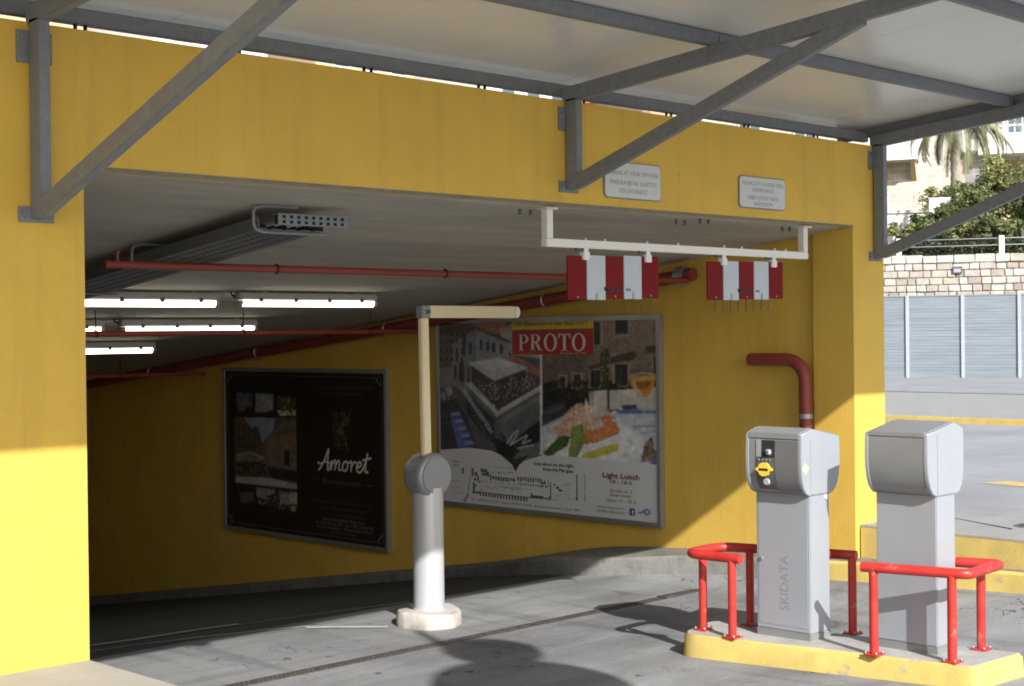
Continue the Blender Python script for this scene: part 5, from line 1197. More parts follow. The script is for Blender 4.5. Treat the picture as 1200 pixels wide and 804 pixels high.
P.text((0.20, 0.20, 0.20), 'Franciscan monastery', 0.335, 0.222, 0.009, 0.10, asp=A2)
P.text((0.20, 0.20, 0.20), 'STRADUN', 0.36, 0.122, 0.010, 0.08, asp=A2)
P.text((0.20, 0.20, 0.20), 'Placa', 0.22, 0.142, 0.010, 0.06, asp=A2)
P.build('printed_sheet', M['print'], t)

# ================================================================== wall notices
def notice(x0, x1, z0, z1, lines, label):
    t = thing('notice_plate', label, 'sign', ((x0 + x1) / 2, -0.002, z0))
    r = 0.035
    def rounded(x0, x1, z0, z1, r):
        pts = []
        for cx, cz, a in ((x1 - r, z1 - r, 0), (x0 + r, z1 - r, pi / 2), (x0 + r, z0 + r, pi), (x1 - r, z0 + r, 1.5 * pi)):
            pts += [(cx + r * cos(a + k * pi / 10), cz + r * sin(a + k * pi / 10)) for k in range(6)]
        return pts
    MB().prism([(a, -0.003, b) for a, b in rounded(x0, x1, z0, z1, r)], (0, -0.008, 0)).build('border', M['ink'], t)
    MB().prism([(a, -0.0115, b) for a, b in rounded(x0 + 0.008, x1 - 0.008, z0 + 0.008, z1 - 0.008, r - 0.006)], (0, -0.002, 0)).build('plate', M['sign'], t)
    P = Print((x0, -0.0137, z0), (x1 - x0, 0, 0), (0, 0, z1 - z0), (0, -1, 0))
    for body, v, wd in lines:
        P.text((0.15, 0.155, 0.16), body, 0.5, v, 0.125, wd, asp=(x1 - x0) / (z1 - z0))
    P.build('lettering', M['printflat'], t)
notice(3.869, 4.469, 3.084, 3.338, (('PARKING AT YOUR OWN RISK', 0.64, 0.90), ('PARKIRANJE NA VLASTITU', 0.38, 0.80), ('ODGOVORNOST', 0.16, 0.50)),
       'grey parking-risk notice partly hidden behind the middle roof strut')
notice(5.379, 5.977, 3.094, 3.336, (('THE FACILITY IS UNDER VIDEO', 0.72, 0.90), ('SURVEILLANCE', 0.53, 0.46), ('OBJEKT JE POD VIDEO', 0.28, 0.66), ('NADZOROM', 0.09, 0.38)),
       'grey video-surveillance notice fixed above the right end of the white height bar')

# ================================================================== height bar and its boards
BY = 0.15
t = thing('height_bar', 'white steel bar hung from the ceiling edge across the entrance', 'height bar', (4.95, BY, 2.77))
MB().bar((3.44, BY, 2.772), (6.475, BY, 2.768), 0.06, 0.055).build('cross_bar', M['white'], t, bevel=0.006)
for x in (3.475, 6.44):
    MB().box(x - 0.03, x + 0.03, BY - 0.028, BY + 0.028, 2.797, ZC(BY) + 0.0).build('hanger', M['white'], t, bevel=0.004)
    MB().box(x - 0.055, x + 0.055, BY - 0.05, BY + 0.05, ZC(BY) - 0.012, ZC(BY) + 0.004).build('ceiling_plate', M['white'], t)
for x in (3.85, 4.05, 4.5, 4.85, 5.4, 5.62, 6.05, 6.2):
    MB().box(x - 0.006, x + 0.006, BY - 0.006, BY + 0.006, 2.798, 2.816).build('bolt', M['white'], t)
def board(x0, x1, z0, z1, cl, label, fr):
    t = thing('warning_board', label, 'warning board', ((x0 + x1) / 2, BY, z0), 'striped boards hanging from the white height bar')
    n = 5
    wd = (x1 - x0) / n
    tilt = 0.008
    for k in range(n):
        a, b = x0 + k * wd, x0 + (k + 1) * wd
        up = 0.012 if k % 2 else 0.0
        z_ = tilt * (k - 2) * 0.5
        mb = MB().box(a + 0.0015, b - 0.0015, BY - 0.006 - 0.003 * (k % 2), BY + 0.006, z0 + z_ - (0.004 if k % 2 else 0), z1 + z_ + up * 0.3)
        mb.build('board_strip', M['whiteboard' if k % 2 else 'redboard'], t, bevel=0.002)
        MB().tube([((a + b) / 2, BY - 0.004, z0 + z_ + 0.018), ((a + b) / 2, BY - 0.014, z0 + z_ + 0.018)], 0.006, 8).build('rivet', M['zinc'], t)
        if k % 2:
            MB().box((a + b) / 2 - 0.009, (a + b) / 2 + 0.009, BY - 0.013, BY - 0.009, z0 + z_ - 0.004, z0 + z_ + 0.045).build('wire_clip', M['zinc'], t)
    for c in cl:
        MB().box(c - 0.032, c + 0.032, BY - 0.024, BY + 0.020, z1 - 0.035, z1 + 0.02).build('clamp', M['white'], t, bevel=0.004)
        MB().box(c - 0.02, c + 0.02, BY - 0.018, BY + 0.018, z1 + 0.02, 2.745).build('clamp_neck', M['white'], t)
        MB().tube([(c - 0.09, BY, z1 + 0.036), (c, BY, z1 + 0.034)], 0.011, 8).build('clamp_pin', M['aludark'], t)
    for k in range(fr[0], fr[1]):
        x = x0 + wd * (0.5 + k * 0.5)
        z_ = z0 + tilt * ((x - x0) / wd - 2.5) * 0.5
        MB().tube([(x, BY, z_ + 0.004), (x + 0.003, BY, z_ - 0.05), (x, BY + 0.004, z_ - 0.093)], 0.0035, 6).build('hanging_wire', M['rust'], t)
    P = Print((x0, BY - 0.0105, z0), (x1 - x0, 0, 0), (0, 0, z1 - z0), (0, -1, 0))
    asp = (x1 - x0) / (z1 - z0)
    P.text((0.02, 0.03, 0.05), 'Max 2,1 m', 0.525, 0.185, 0.10, 0.29, asp=asp, bold=0.02)
    P.build('lettering', M['printflat'], t)
board(3.660, 4.622, 2.402, 2.700, (3.84, 4.495), 'red and white striped board hanging left on the white bar, nearer the middle strut', (1, 9))
board(5.184, 6.152, 2.412, 2.700, (5.38, 6.02), 'red and white striped board hanging at the right end of the white bar', (0, 8))

# ================================================================== barrier
PX, PY = 3.715, 1.65
pz0 = road_z(PX, PY)
mb = MB()
prof = [(0.0, -0.05), (0.242, -0.05), (0.246, 0.02), (0.243, 0.088), (0.230, 0.108), (0.0, 0.112)]
mb.lathe((PX, PY, pz0), prof, 28)
o = mb.build('concrete_base', mat('cracked_whitish_concrete', (0.45, 0.42, 0.38), 0.9, var=0.16, scale=8, bump=1.0, bscale=14, dirt=0.5, dirtcol=(0.38, 0.31, 0.24), dscale=5, wear=0.7, wearcol=(0.22, 0.18, 0.14), wscale=5, spec=0.15), None, org=(PX, PY, pz0))
random.seed(2)
for v in o.data.vertices:
    a = math.atan2(v.co.y, v.co.x)
    k = 1 + 0.035 * sin(3 * a + 0.7) + 0.03 * sin(7 * a)
    v.co.x *= k
    v.co.y *= k
    v.co.z += 0.010 * sin(2 * a + 1) if v.co.z > 0.07 else 0
tag(o, 'rough pale round concrete footing under the barrier post', 'footing')
t = thing('barrier_gate', 'grey barrier post with raised folding cream arm in the entrance', 'barrier', (PX, PY, pz0 + 0.13))
MB().lathe((PX, PY, pz0 + 0.095), [(0.122, 0.0), (0.122, 0.03), (0.1165, 0.035), (0.1165, 0.93)], 40).build('post', M['post'], t)
hz = 1.118
mb = MB()   # round drum head, flat on the two faces across the lane
RH, HH = 0.170, 0.102
pr = [(RH - 0.045, -HH), (RH - 0.020, -HH + 0.004), (RH - 0.006, -HH + 0.016), (RH, -HH + 0.036), (RH + 0.003, 0), (RH, HH - 0.036), (RH - 0.006, HH - 0.016), (RH - 0.020, HH - 0.004), (RH - 0.045, HH)]
mb.lathe((PX, PY, hz), pr, 40, 'y')
mb.build('head', M['alumid'], t)
for s in (-1, 1):
    MB().lathe((PX, PY + s * (HH + 0.003), hz), [(RH - 0.034, -0.004), (RH - 0.034, 0.001)], 40, 'y').build('cover_disc', M['alumid'], t)
for a in (2.2, 2.9, 3.6):
    q = Vector((cos(a), 0, sin(a)))
    c = Vector((PX, PY - 0.045, hz))
    MB().tube([c + q * (RH - 0.002), c + q * (RH + 0.008)], 0.010, 8).build('screw', M['aludark'], t)
AX = 3.665
lower = MB()
lower.bar((AX + 0.012, PY - 0.03, hz + 0.12), (AX - 0.002, PY - 0.03, 2.295), 0.045, 0.078, (1, 0, 0))
lower.build('lower_arm', M['arm'], t, bevel=0.008)
MB().box(AX - 0.046, AX + 0.042, PY - 0.065, PY + 0.005, 2.290, 2.382).build('hinge', M['alumid'], t, bevel=0.006)
MB().tube([(AX + 0.015, PY - 0.064, 2.337), (AX + 0.015, PY - 0.080, 2.337)], 0.016, 12).build('hinge_bolt', M['aludark'], t)
MB().bar((AX + 0.040, PY - 0.03, 2.338), (4.615, PY - 0.03, 2.336), 0.045, 0.092).build('outer_arm', M['arm'], t, bevel=0.010)
mb = MB()
cap = [(4.614, 2.291), (4.640, 2.294), (4.656, 2.310), (4.662, 2.336), (4.656, 2.362), (4.640, 2.378), (4.614, 2.381)]
mb.prism([(a, PY - 0.054, b) for a, b in cap], (0, 0.047, 0))
mb.build('end_cap', M['white'], t)

# ================================================================== island, machines, rails
IZ = lambda y: 0.208 + 0.012 * (-0.6 - y)
def rounded_rect(x0, x1, y0, y1, rs):
    pts = []
    for (cx, cy, a, r) in ((x1, y1, 0, rs[0]), (x0, y1, pi / 2, rs[1]), (x0, y0, pi, rs[2]), (x1, y0, 1.5 * pi, rs[3])):
        sx = -1 if cx == x1 else 1
        sy = -1 if cy == y1 else 1
        pts += [(cx + sx * r + r * cos(a + k * pi / 12), cy + sy * r + r * sin(a + k * pi / 12)) for k in range(7)]
    return pts
t = thing('traffic_island', 'raised island with worn yellow sides carrying two ticket machines', 'traffic island', (4.19, -1.66, 0.1))
ol = []
for q, rr in (((4.41, -0.47), 0.14), ((3.89, -0.60), 0.13), ((4.165, -2.545), 0.03), ((4.70, -2.575), 0.03)):
    ol.append((Vector((*q, 0)), rr))
cs = ol
ol = []
for i, (b, rr) in enumerate(cs):
    a, c = cs[i - 1][0], cs[(i + 1) % 4][0]
    p, q = b + (a - b).normalized() * rr, b + (c - b).normalized() * rr
    for k in range(7):
        u = k / 6
        e = (1 - u) ** 2 * p + 2 * u * (1 - u) * b + u * u * q
        ol.append((e.x, e.y))
mb = MB()
n = len(ol)
v, f = [], []
random.seed(9)
# subdivide the long sides so the painted edge can wander a little
dense = []
for i in range(n):
    a, b = Vector(ol[i]), Vector(ol[(i + 1) % n])
    m = max(1, int((b - a).length / 0.08))
    dense += [a.lerp(b, k / m) for k in range(m)]
n = len(dense)
ctr = Vector((4.32, -1.55))
for p in dense:
    j = random.uniform(-0.004, 0.004)
    q = p + (p - ctr).normalized() * 0.012
    v += [(q.x, q.y, road_z(p.x, p.y) - 0.03), (p.x + j, p.y + j, IZ(p.y) - 0.02 + j), (p.x + (ctr - p).normalized().x * 0.02, p.y + (ctr - p).normalized().y * 0.02, IZ(p.y))]
for i in range(n):
    k = (i + 1) % n
    for q in range(2):
        f.append((i * 3 + q, k * 3 + q, k * 3 + q + 1, i * 3 + q + 1))
mb.add(v, f, True)
mb.build('painted_side', M['kerbyel'], t)
mb = MB()
mb.add([v[i * 3 + 2] for i in range(n)] + [(4.32, -1.55, IZ(-1.55))], [(i, (i + 1) % n, n) for i in range(n)])
mb.build('concrete_top', mat('island_concrete', (0.36, 0.355, 0.34), 0.85, var=0.14, scale=6, bump=0.5, bscale=40, dirt=0.3, dirtcol=(0.2, 0.2, 0.19), dscale=4, spec=0.2), t)

FRONT = [(0.905, -0.125), (0.925, -0.160), (0.955, -0.183), (1.00, -0.198), (1.05, -0.205), (1.10, -0.208), (1.16, -0.208), (1.22, -0.206), (1.262, -0.203), (1.285, -0.199)]
REAR = [(1.262, 0.215), (1.22, 0.220), (1.16, 0.223), (1.10, 0.222), (1.05, 0.217), (1.00, 0.206), (0.955, 0.187), (0.925, 0.160), (0.905, 0.125)]
def xf(z):
    for (z0, a), (z1, b) in zip(FRONT, FRONT[1:]):
        if z <= z1:
            return a + (b - a) * (z - z0) / (z1 - z0)
    return FRONT[-1][1]
def make_machine():
    cx, cy, cz = 4.30, -1.21, IZ(-1.21)
    t = thing('ticket_machine', 'ticket machine with yellow card slot facing the lane, nearest the garage wall', 'ticket machine', (cx, cy, cz), 'grey ticket machines standing on the island')
    MB().box(cx - 0.112, cx + 0.112, cy - 0.207, cy + 0.207, cz - 0.02, cz + 0.045).build('plinth', M['alumid'], t, bevel=0.004)
    MB().box(cx - 0.110, cx + 0.110, cy - 0.205, cy + 0.205, cz + 0.045, cz + 0.91).build('column', M['alu'], t, bevel=0.006)
    prof = [(x, z) for z, x in FRONT] + [(-0.10, 1.318)] + [(x, z) for z, x in REAR]
    def head(y0, y1, grow, pr=prof):
        mcx, mcz = 0.01, 1.11
        return MB().prism([(cx + mcx + (a - mcx) * grow, y0, cz + mcz + (b - mcz) * grow) for a, b in pr], (0, y1 - y0, 0), True)
    head(cy - 0.19, cy + 0.19, 0.985).build('head', M['alumid'], t)
    for a, b in ((cy - 0.213, cy - 0.188), (cy + 0.188, cy + 0.213)):
        head(a, b, 1.0).build('side_cap', M['alu'], t, bevel=0.003)
    for ya in (cy - 0.2165, cy + 0.2125):
        MB().box(cx - 0.109, cx + 0.109, ya, ya + 0.004, cz + 0.912, cz + 1.262).build('side_panel', M['alu'], t, bevel=0.0015)
    MB().box(cx - 0.1125, cx - 0.109, cy - 0.188, cy + 0.188, cz + 0.075, cz + 0.885).build('column_door', M['alu'], t, bevel=0.0015)
    # lid with a drip lip
    lid = MB()
    lid.prism([(cx - 0.206, cy - 0.187, cz + 1.256), (cx - 0.202, cy - 0.187, cz + 1.292), (cx - 0.10, cy - 0.187, cz + 1.324), (cx + 0.216, cy - 0.187, cz + 1.270), (cx + 0.219, cy - 0.187, cz + 1.245),
               (cx + 0.20, cy - 0.187, cz + 1.245), (cx - 0.10, cy - 0.187, cz + 1.296), (cx - 0.19, cy - 0.187, cz + 1.256)], (0, 0.374, 0))
    lid.build('lid', M['alumid'], t, bevel=0.003)
    def patch(y0, y1, z0, z1, off, th=0.006, n=8):
        mb = MB()
        zs = [z0 + (z1 - z0) * k / n for k in range(n + 1)]
        v = []
        for z in zs:
            x = cx + xf(z) * 0.985 - off
            v += [(x, y0, cz + z), (x, y1, cz + z), (x + th + off, y0, cz + z), (x + th + off, y1, cz + z)]
        f = []
        for k in range(n):
            a, b = 4 * k, 4 * k + 4
            f += [(a, a + 1, b + 1, b), (a + 2, b + 2, b + 3, a + 3), (a, b, b + 2, a + 2), (a + 1, a + 3, b + 3, b + 1)]
        f += [(0, 2, 3, 1), (4 * n, 4 * n + 1, 4 * n + 3, 4 * n + 2)]
        return mb.add(v, f, True)
    yl = lambda d: cy + 0.19 - d     # distance from the far end of the head
    patch(yl(0.20), yl(0.06), 0.935, 1.135, 0.005).build('reader_panel', M['aludark'], t)
    patch(yl(0.20), yl(0.10), 1.140, 1.245, 0.004).build('camera_recess', M['dark'], t)
    patch(yl(0.10), yl(0.062), 1.140, 1.245, 0.005).build('recess_cheek', M['alu'], t)
    patch(yl(0.375), yl(0.206), 0.925, 1.245, 0.005).build('service_door', M['aludoor'], t)
    xx = cx + xf(1.17) * 0.985
    mb = MB().box(xx - 0.025, xx, yl(0.180), yl(0.145), cz + 1.155, cz + 1.190)
    mb.build('camera', M['post'], t, bevel=0.006)
    MB().tube([(xx - 0.024, yl(0.163), cz + 1.172), (xx - 0.032, yl(0.163), cz + 1.172)], 0.010, 12).build('lens', M['glass'], t)
    zc, yc = 1.062, yl(0.128)
    x0 = cx + xf(zc) * 0.985 - 0.006
    ring = [(0.062, 0.004), (0.040, 0.016), (0.030, 0.034), (0.012, 0.042), (-0.012, 0.042), (-0.030, 0.034), (-0.040, 0.016), (-0.062, 0.004), (-0.062, -0.004), (-0.040, -0.016), (-0.030, -0.034), (-0.012, -0.042), (0.012, -0.042), (0.030, -0.034), (0.040, -0.016), (0.062, -0.004)]
    slot = MB().prism([(x0, yc + a, cz + zc + b) for a, b in ring], (-0.016, 0, 0)).build('card_slot', M['slot'], t, bevel=0.003)
    MB().box(x0 - 0.0185, x0 - 0.012, yc - 0.034, yc + 0.034, cz + zc - 0.007, cz + zc + 0.007).build('slot_mouth', M['dark'], slot)
    zb = 0.985
    xb = cx + xf(zb) * 0.985
    MB().tube([(xb, yl(0.135), cz + zb), (xb - 0.018, yl(0.135), cz + zb)], [0.024, 0.020], 16).build('push_button', M['post'], t)
    for k in range(4):
        MB().tube([(cx + xf(1.122) * 0.985 - 0.004, yl(0.085 + k * 0.028), cz + 1.122), (cx + xf(1.122) * 0.985 - 0.010, yl(0.085 + k * 0.028), cz + 1.122)], 0.007, 8).build('indicator', M['alumid'], t)
    # sticker on the near cap, lock and dome screw on the column
    d = [(0.034, 0), (0.014, 0.016), (0, 0.034), (-0.014, 0.016), (-0.034, 0), (-0.014, -0.016), (0, -0.034), (0.014, -0.016)]
    MB().prism([(cx - 0.165 + a, cy - 0.2135, cz + 1.075 + b) for a, b in d], (0, -0.002, 0)).build('sticker', M['slotpale'], t)
    MB().tube([(cx - 0.110, cy + 0.165, cz + 0.485), (cx - 0.122, cy + 0.165, cz + 0.485)], 0.013, 12).build('lock', M['zinc'], t)
    MB().tube([(cx + 0.07, cy - 0.204, cz + 0.885), (cx + 0.07, cy - 0.212, cz + 0.885)], 0.016, 12).build('dome_screw', M['white'], t)
    P = Print((cx - 0.1128, cy + 0.205, cz), (0, -0.41, 0), (0, 0, 1.0), (-1, 0, 0))
    P.text((0.235, 0.24, 0.25), 'SKIDATA', 0.60, 0.345, 0.068, 0.85, asp=0.41, rot=True, bold=0.012)
    P.build('lettering', M['printflat'], t)
    return t
m1 = make_machine()
m2 = copy_tree(m1)
m1.scale = (1, 1, 1.012)
m2.scale = (1, 1, 1.045)
m2.location = (4.435, -2.012, IZ(-2.012))
m2.rotation_euler = (0, 0, pi)
m2['label'] = 'ticket machine seen from its plain back, nearer the end of the island'

def rail(label, top, posts, rz, ztop, loc, group):
    t = thing('guard_rail', label, 'guard rail', loc, group)
    r = 0.031
    MB().tube([(x, y, ztop(y)) for x, y in top], r, 14).build('top_rail', M['red'], t)
    for x, y in posts:
        zb = IZ(y)
        MB().tube([(x, y, zb), (x, y, ztop(y) - 0.01)], 0.027, 12).build('post', M['red'], t)
        fp = MB().box(x - 0.048, x + 0.048, y - 0.048, y + 0.048, zb - 0.002, zb + 0.010)
        fp = fp.build('foot_plate', M['red'], t, bevel=0.003)
        for a, c in ((-1, -1), (1, 1), (-1, 1), (1, -1)):
            MB().tube([(x + a * 0.036, y + c * 0.036, zb + 0.008), (x + a * 0.036, y + c * 0.036, zb + 0.024)], 0.007, 6).build('bolt', M['zinc'], fp)
    return t
def corner(pts, r, n=6):
    """polyline with its inner corners rounded"""
    out = [Vector(pts[0])]
    for a, b, c in zip(pts, pts[1:], pts[2:]):
        a, b, c = Vector(a), Vector(b), Vector(c)
        p, q = b + (a - b).normalized() * r, b + (c - b).normalized() * r
        for k in range(n + 1):
            t_ = k / n
            out.append((1 - t_) ** 2 * p + 2 * t_ * (1 - t_) * b + t_ * t_ * q)
    out.append(Vector(pts[-1]))
    return out
zr1 = lambda y: 0.720 - 0.004 * (y + 1)
zr2 = lambda y: 0.748
G2 = 'red tubular guard rails around the machines'
rail('red guard rail wrapping the machine with the yellow slot', corner([(3.985, -1.03), (3.965, -0.60), (4.37, -0.585), (4.585, -1.50)], 0.12),
     [(3.98, -0.965), (4.07, -0.66), (4.395, -0.80), (4.565, -1.48)], 0, zr1, (4.2, -1.0, 0.2), G2)
rail('red guard rail wrapping the back-turned machine at the island end', corner([(4.07, -1.86), (4.22, -2.475), (4.685, -2.44), (4.60, -2.19)], 0.05),
     [(4.090, -1.93), (4.196, -2.385), (4.625, -2.34)], 0, zr2, (4.2, -2.2, 0.25), G2)

# ================================================================== canopy
S_ = 0.088
BB = lambda y: 3.685 - S_ * y          # underside of the beams
t = thing('steel_canopy', 'grey steel bracket canopy with pale sheet roof over the entrance', 'canopy', (3.5, 0, 3.7))
YE = -3.50
def bracket(xc, zb, yend):
    w, d = 0.062, 0.095
    zb0 = zb
    MB().box(xc - w / 2, xc + w / 2, -0.108, -0.013, zb0, BB(-0.06) + 0.02).build('wall_post', M['steel'], t, bevel=0.004)
    for z0, z1, hole in ((BB(0) - 0.185, BB(0) - 0.03, 0.11), (zb0 - 0.02, zb0 + 0.055, 0.03)):
        pl = MB().box(xc - 0.092, xc + 0.092, -0.0125, -0.0005, z0, z1).build('wall_plate', M['steel'], t, bevel=0.002)
        for s in (-1, 1):
            for zz in ((z0 + 0.035, z1 - 0.035) if z1 - z0 > 0.1 else ((z0 + z1) / 2,)):
                MB().tube([(xc + s * 0.064, -0.012, zz), (xc + s * 0.064, -0.024, zz)], 0.014, 6).build('bolt', M['steel'], pl)
    MB().bar((xc, 0.02, BB(0.02) + 0.05), (xc, YE, BB(YE) + 0.05), w, 0.10).build('beam', M['steel'], t, bevel=0.004)
    MB().bar((xc, -0.10, zb0 + 0.045), (xc, yend, BB(yend) + 0.02), w - 0.006, 0.09).build('strut', M['steel'], t, bevel=0.004)
bracket(-0.258, 2.752, -3.45)
bracket(3.520, 3.115, -2.25)
bracket(7.262, 2.762, -3.45)
bracket(-4.02, 2.752, -3.45)
XL, XR = -4.4, 7.30
def purlin(y, zlo, x0=XL, x1=XR, h=0.08):
    MB().bar((x0, y, zlo + h / 2), (x1, y, zlo + h / 2), 0.06, h).build('purlin', M['steel'], t, bevel=0.004)
purlin(0.10, 3.744)
for y in (-1.20, -2.55, -3.46):
    purlin(y, BB(y) + 0.102)
for xc in (-4.02, -0.258, 3.520, 7.262):
    for y in (-1.20, -2.55, -3.46):
        MB().box(xc + 0.034, xc + 0.040, y - 0.036, y + 0.036, BB(y) + 0.03, BB(y) + 0.16).build('cleat', M['steel'], t)
x = -3.7
while x < 7.1:
    for dx in (0, 0.055):
        MB().tube([(x + dx, 0.10, 3.695), (x + dx, 0.10, 3.748)], 0.010, 6).build('stand_off', M['dark'], t)
    x += 0.93
RU = lambda y: BB(y) + 0.185           # underside of the roof sheet
YB, YF = 0.42, -3.58
k = 0
x = XL
def roof_panel(x0, x1):
    mb = MB()
    v = []
    # shallow tray section: flat pan with a narrow lap step and two faint stiffening grooves
    n = 13
    xs = [(0.0, 0.0015), (0.012, 0.0015), (0.016, 0), (0.325, 0), (0.335, 0.0008), (0.345, 0), (0.655, 0), (0.665, 0.0008), (0.675, 0), (0.984, 0), (0.988, 0.0015), (0.999, 0.0015)]
    low = [(x0 + a * (x1 - x0), b) for a, b in xs]
    for y in (YB, YF):
        v += [(a, y, RU(y) + b) for a, b in low]
    m = len(low)
    f = [(i, i + 1, m + i + 1, m + i) for i in range(m - 1)]
    b0 = len(v)
    v += [(x0, YB, RU(YB) + 0.055), (x1 - 0.001, YB, RU(YB) + 0.055), (x0, YF, RU(YF) + 0.055), (x1 - 0.001, YF, RU(YF) + 0.055)]
    f += [(b0, b0 + 2, b0 + 3, b0 + 1), (0, m, b0 + 2, b0), (m - 1, b0 + 1, b0 + 3, 2 * m - 1), tuple(range(m)) [::-1] + (b0, b0 + 1), tuple(range(m, 2 * m)) + (b0 + 3, b0 + 2)]
    mb.add(v, f)
    return mb.build('roof_panel', M['panel'], t)
pn = None
i = 0
while x < XR + 0.01:
    if pn is None:
        pn = roof_panel(x, x + 1.0)
    else:
        dup_part(pn, (i, 0, 0), t)
    i += 1
    x += 1.0
XE = XL + i
# end trims and gutter board along the outer edge
MB().bar((7.302, 0.38, BB(0.38) + 0.165), (7.302, YF, BB(YF) + 0.165), 0.012, 0.125).build('edge_trim', M['steel'], t)
MB().bar((XL, YF - 0.05, RU(YF) + 0.045), (XE, YF - 0.05, RU(YF) + 0.045), 0.09, 0.10).build('gutter', M['steel'], t, bevel=0.006)

# ================================================================== far side: fence, stone wall, hillside houses and plants
FA = Vector((40.35, 19.23, 0))
FD = Vector((0.42414, -0.9056, 0))       # along the fence
FN = Vector((0.9056, 0.42414, 0))        # away behind it
def fw(s, o, z):
    return FA + FD * s + FN * o + Vector((0, 0, z))
def fbox(mb, s0, s1, o0, o1, z0, z1):
    return mb.hexa([fw(s, o, z) for z in (z0, z1) for o in (o0, o1) for s in (s0, s1)])

t = thing('sheet_fence', 'tall grey-blue sheet fence with pale posts below the stone wall', 'fence', fw(0, 0, 0.56))
SP = 1.745
S0 = -6 * SP
pan = post = None
for k in range(13):
    s = S0 + k * SP
    if post is None:
        mb = MB()
        fbox(mb, s - 0.055, s + 0.055, -0.075, 0.03, 0.56, 3.27)
        post = mb.build('fence_post', M['fencepost'], t, bevel=0.01)
        mb = MB()
        n = 26
        rows = []
        random.seed(21)
        for i in range(n):
            z0 = 0.60 + (3.22 - 0.60) * i / n
            z1 = 0.60 + (3.22 - 0.60) * (i + 1) / n
            o = random.uniform(-0.004, 0.004)
            mb.hexa([fw(a, b + o + tilt, z) for z, tilt in ((z0, -0.004), (z1 - 0.003, 0.003)) for b in (0.0, 0.016) for a in (s + 0.05, s + SP - 0.05)])
        pan = mb.build('sheet_panel', M['fence'], t)
        mb = MB()
        for z0, z1 in ((0.56, 0.61), (3.215, 3.262)):
            fbox(mb, s + 0.056, s + SP - 0.056, -0.02, 0.028, z0, z1)
        rl = mb.build('panel_rail', M['fence'], t)
    else:
        d = FD * (k * SP)
        dup_part(post, d, t)
        if k < 12:
            dup_part(pan, d, t)
            dup_part(rl, d, t)

random.seed(31)
t = thing('stone_wall', 'cream dressed-stone retaining wall rising above the sheet fence', 'wall', fw(0, 0.6, 0.56))
mb = MB()
fbox(mb, -14, 14, 0.66, 1.2, 0.5, 4.36)
mb.build('wall_core', M['mortar'], t)
def stone(s0, s1, o0, o1, z0, z1, i):
    mb = MB()
    j = lambda a: random.uniform(-a, a)
    c = []
    for z in (z0, z1):
        for o in (o0, o1):
            for s in (s0, s1):
                c.append(fw(s + j(0.012), o + (j(0.012) if o == o0 else 0), z + j(0.008)))
    mb.hexa(c)
    return mb.build('stone', M['stone'][i], t, bevel=0.02)
z = 3.16
row = 0
while z < 4.28:
    h = 0.235 + random.uniform(-0.01, 0.012)
    s = -5.4 + random.uniform(-0.2, 0.2)
    while s < 7.6:
        L = random.choice((0.26, 0.32, 0.38, 0.44, 0.52))
        pr = random.uniform(-0.035, 0.02)
        stone(s + 0.010, s + L - 0.010, 0.60 + pr, 0.70, z + 0.009, z + h - 0.009, random.choice((0, 0, 1, 1, 2, 3)))
        s += L
    z += h
    row += 1
s = -5.4
while s < 7.6:
    L = random.choice((0.45, 0.55, 0.65))
    stone(s + 0.008, s + L - 0.008, 0.55 + random.uniform(-0.02, 0.02), 1.22, z + 0.006, z + 0.27 + random.uniform(-0.02, 0.02), random.choice((1, 1, 0)))
    s += L
ztop = z + 0.27
t = thing('wall_light', 'small dark square lamp set into the cream stone wall', 'wall lamp', fw(1.56, 0.58, 4.0))
mb = MB()
fbox(mb, 1.41, 1.71, 0.50, 0.62, 3.98, 4.20)
mb.build('lamp_body', M['aludark'], t, bevel=0.012)
mb = MB()
fbox(mb, 1.45, 1.67, 0.494, 0.502, 4.01, 4.13)
mb.build('lamp_glass', M['lampbody'], t)
t = thing('terrace_railing', 'low railing with white posts along the top of the stone wall', 'railing', fw(0, 0.9, ztop))
for k in range(-2, 4):
    mb = MB()
    s = -0.34 + k * 3.28
    fbox(mb, s - 0.085, s + 0.085, 0.82, 0.98, ztop - 0.02, ztop + 0.60)
    mb.build('railing_post', M['white'], t, bevel=0.01)
for zz in (0.30, 0.52):
    mb = MB()
    mb.tube([fw(-7, 0.9, ztop + zz), fw(9.6, 0.9, ztop + zz)], 0.018, 8)
    mb.build('rail', M['alumid'], t)

# hillsides
def hill_a(s, o):
    return 4.5 + 0.13 * max(o - 1.2, 0) + 0.22 * max(o - 22, 0) + 0.3 * sin(s * 0.21) * min(1, max(o - 2, 0) / 6)
def hill_sheet(name, us, vs_, fn):
    v = [fn(a, b) for b in vs_ for a in us]
    n = len(us)
    f = [(j * n + i, j * n + i + 1, (j + 1) * n + i + 1, (j + 1) * n + i) for j in range(len(vs_) - 1) for i in range(n - 1)]
    mb = MB()
    mb.add(v, f, True)
    return tag(mb.build(name, M['hill']), kind='structure')
hill_sheet('terraced_hillside', frange(-60, 60, 40), [1.19] + frange(2, 120, 50), lambda s, o: fw(s, o, hill_a(s, o)))
hill_sheet('hillside', frange(-70, 62, 40), frange(24, 150, 40), lambda x, y: (x, y, 0.5 + 0.37 * max(y - 26, 0) + 0.5 * sin(x * 0.17) * min(1, (y - 24) / 20)))

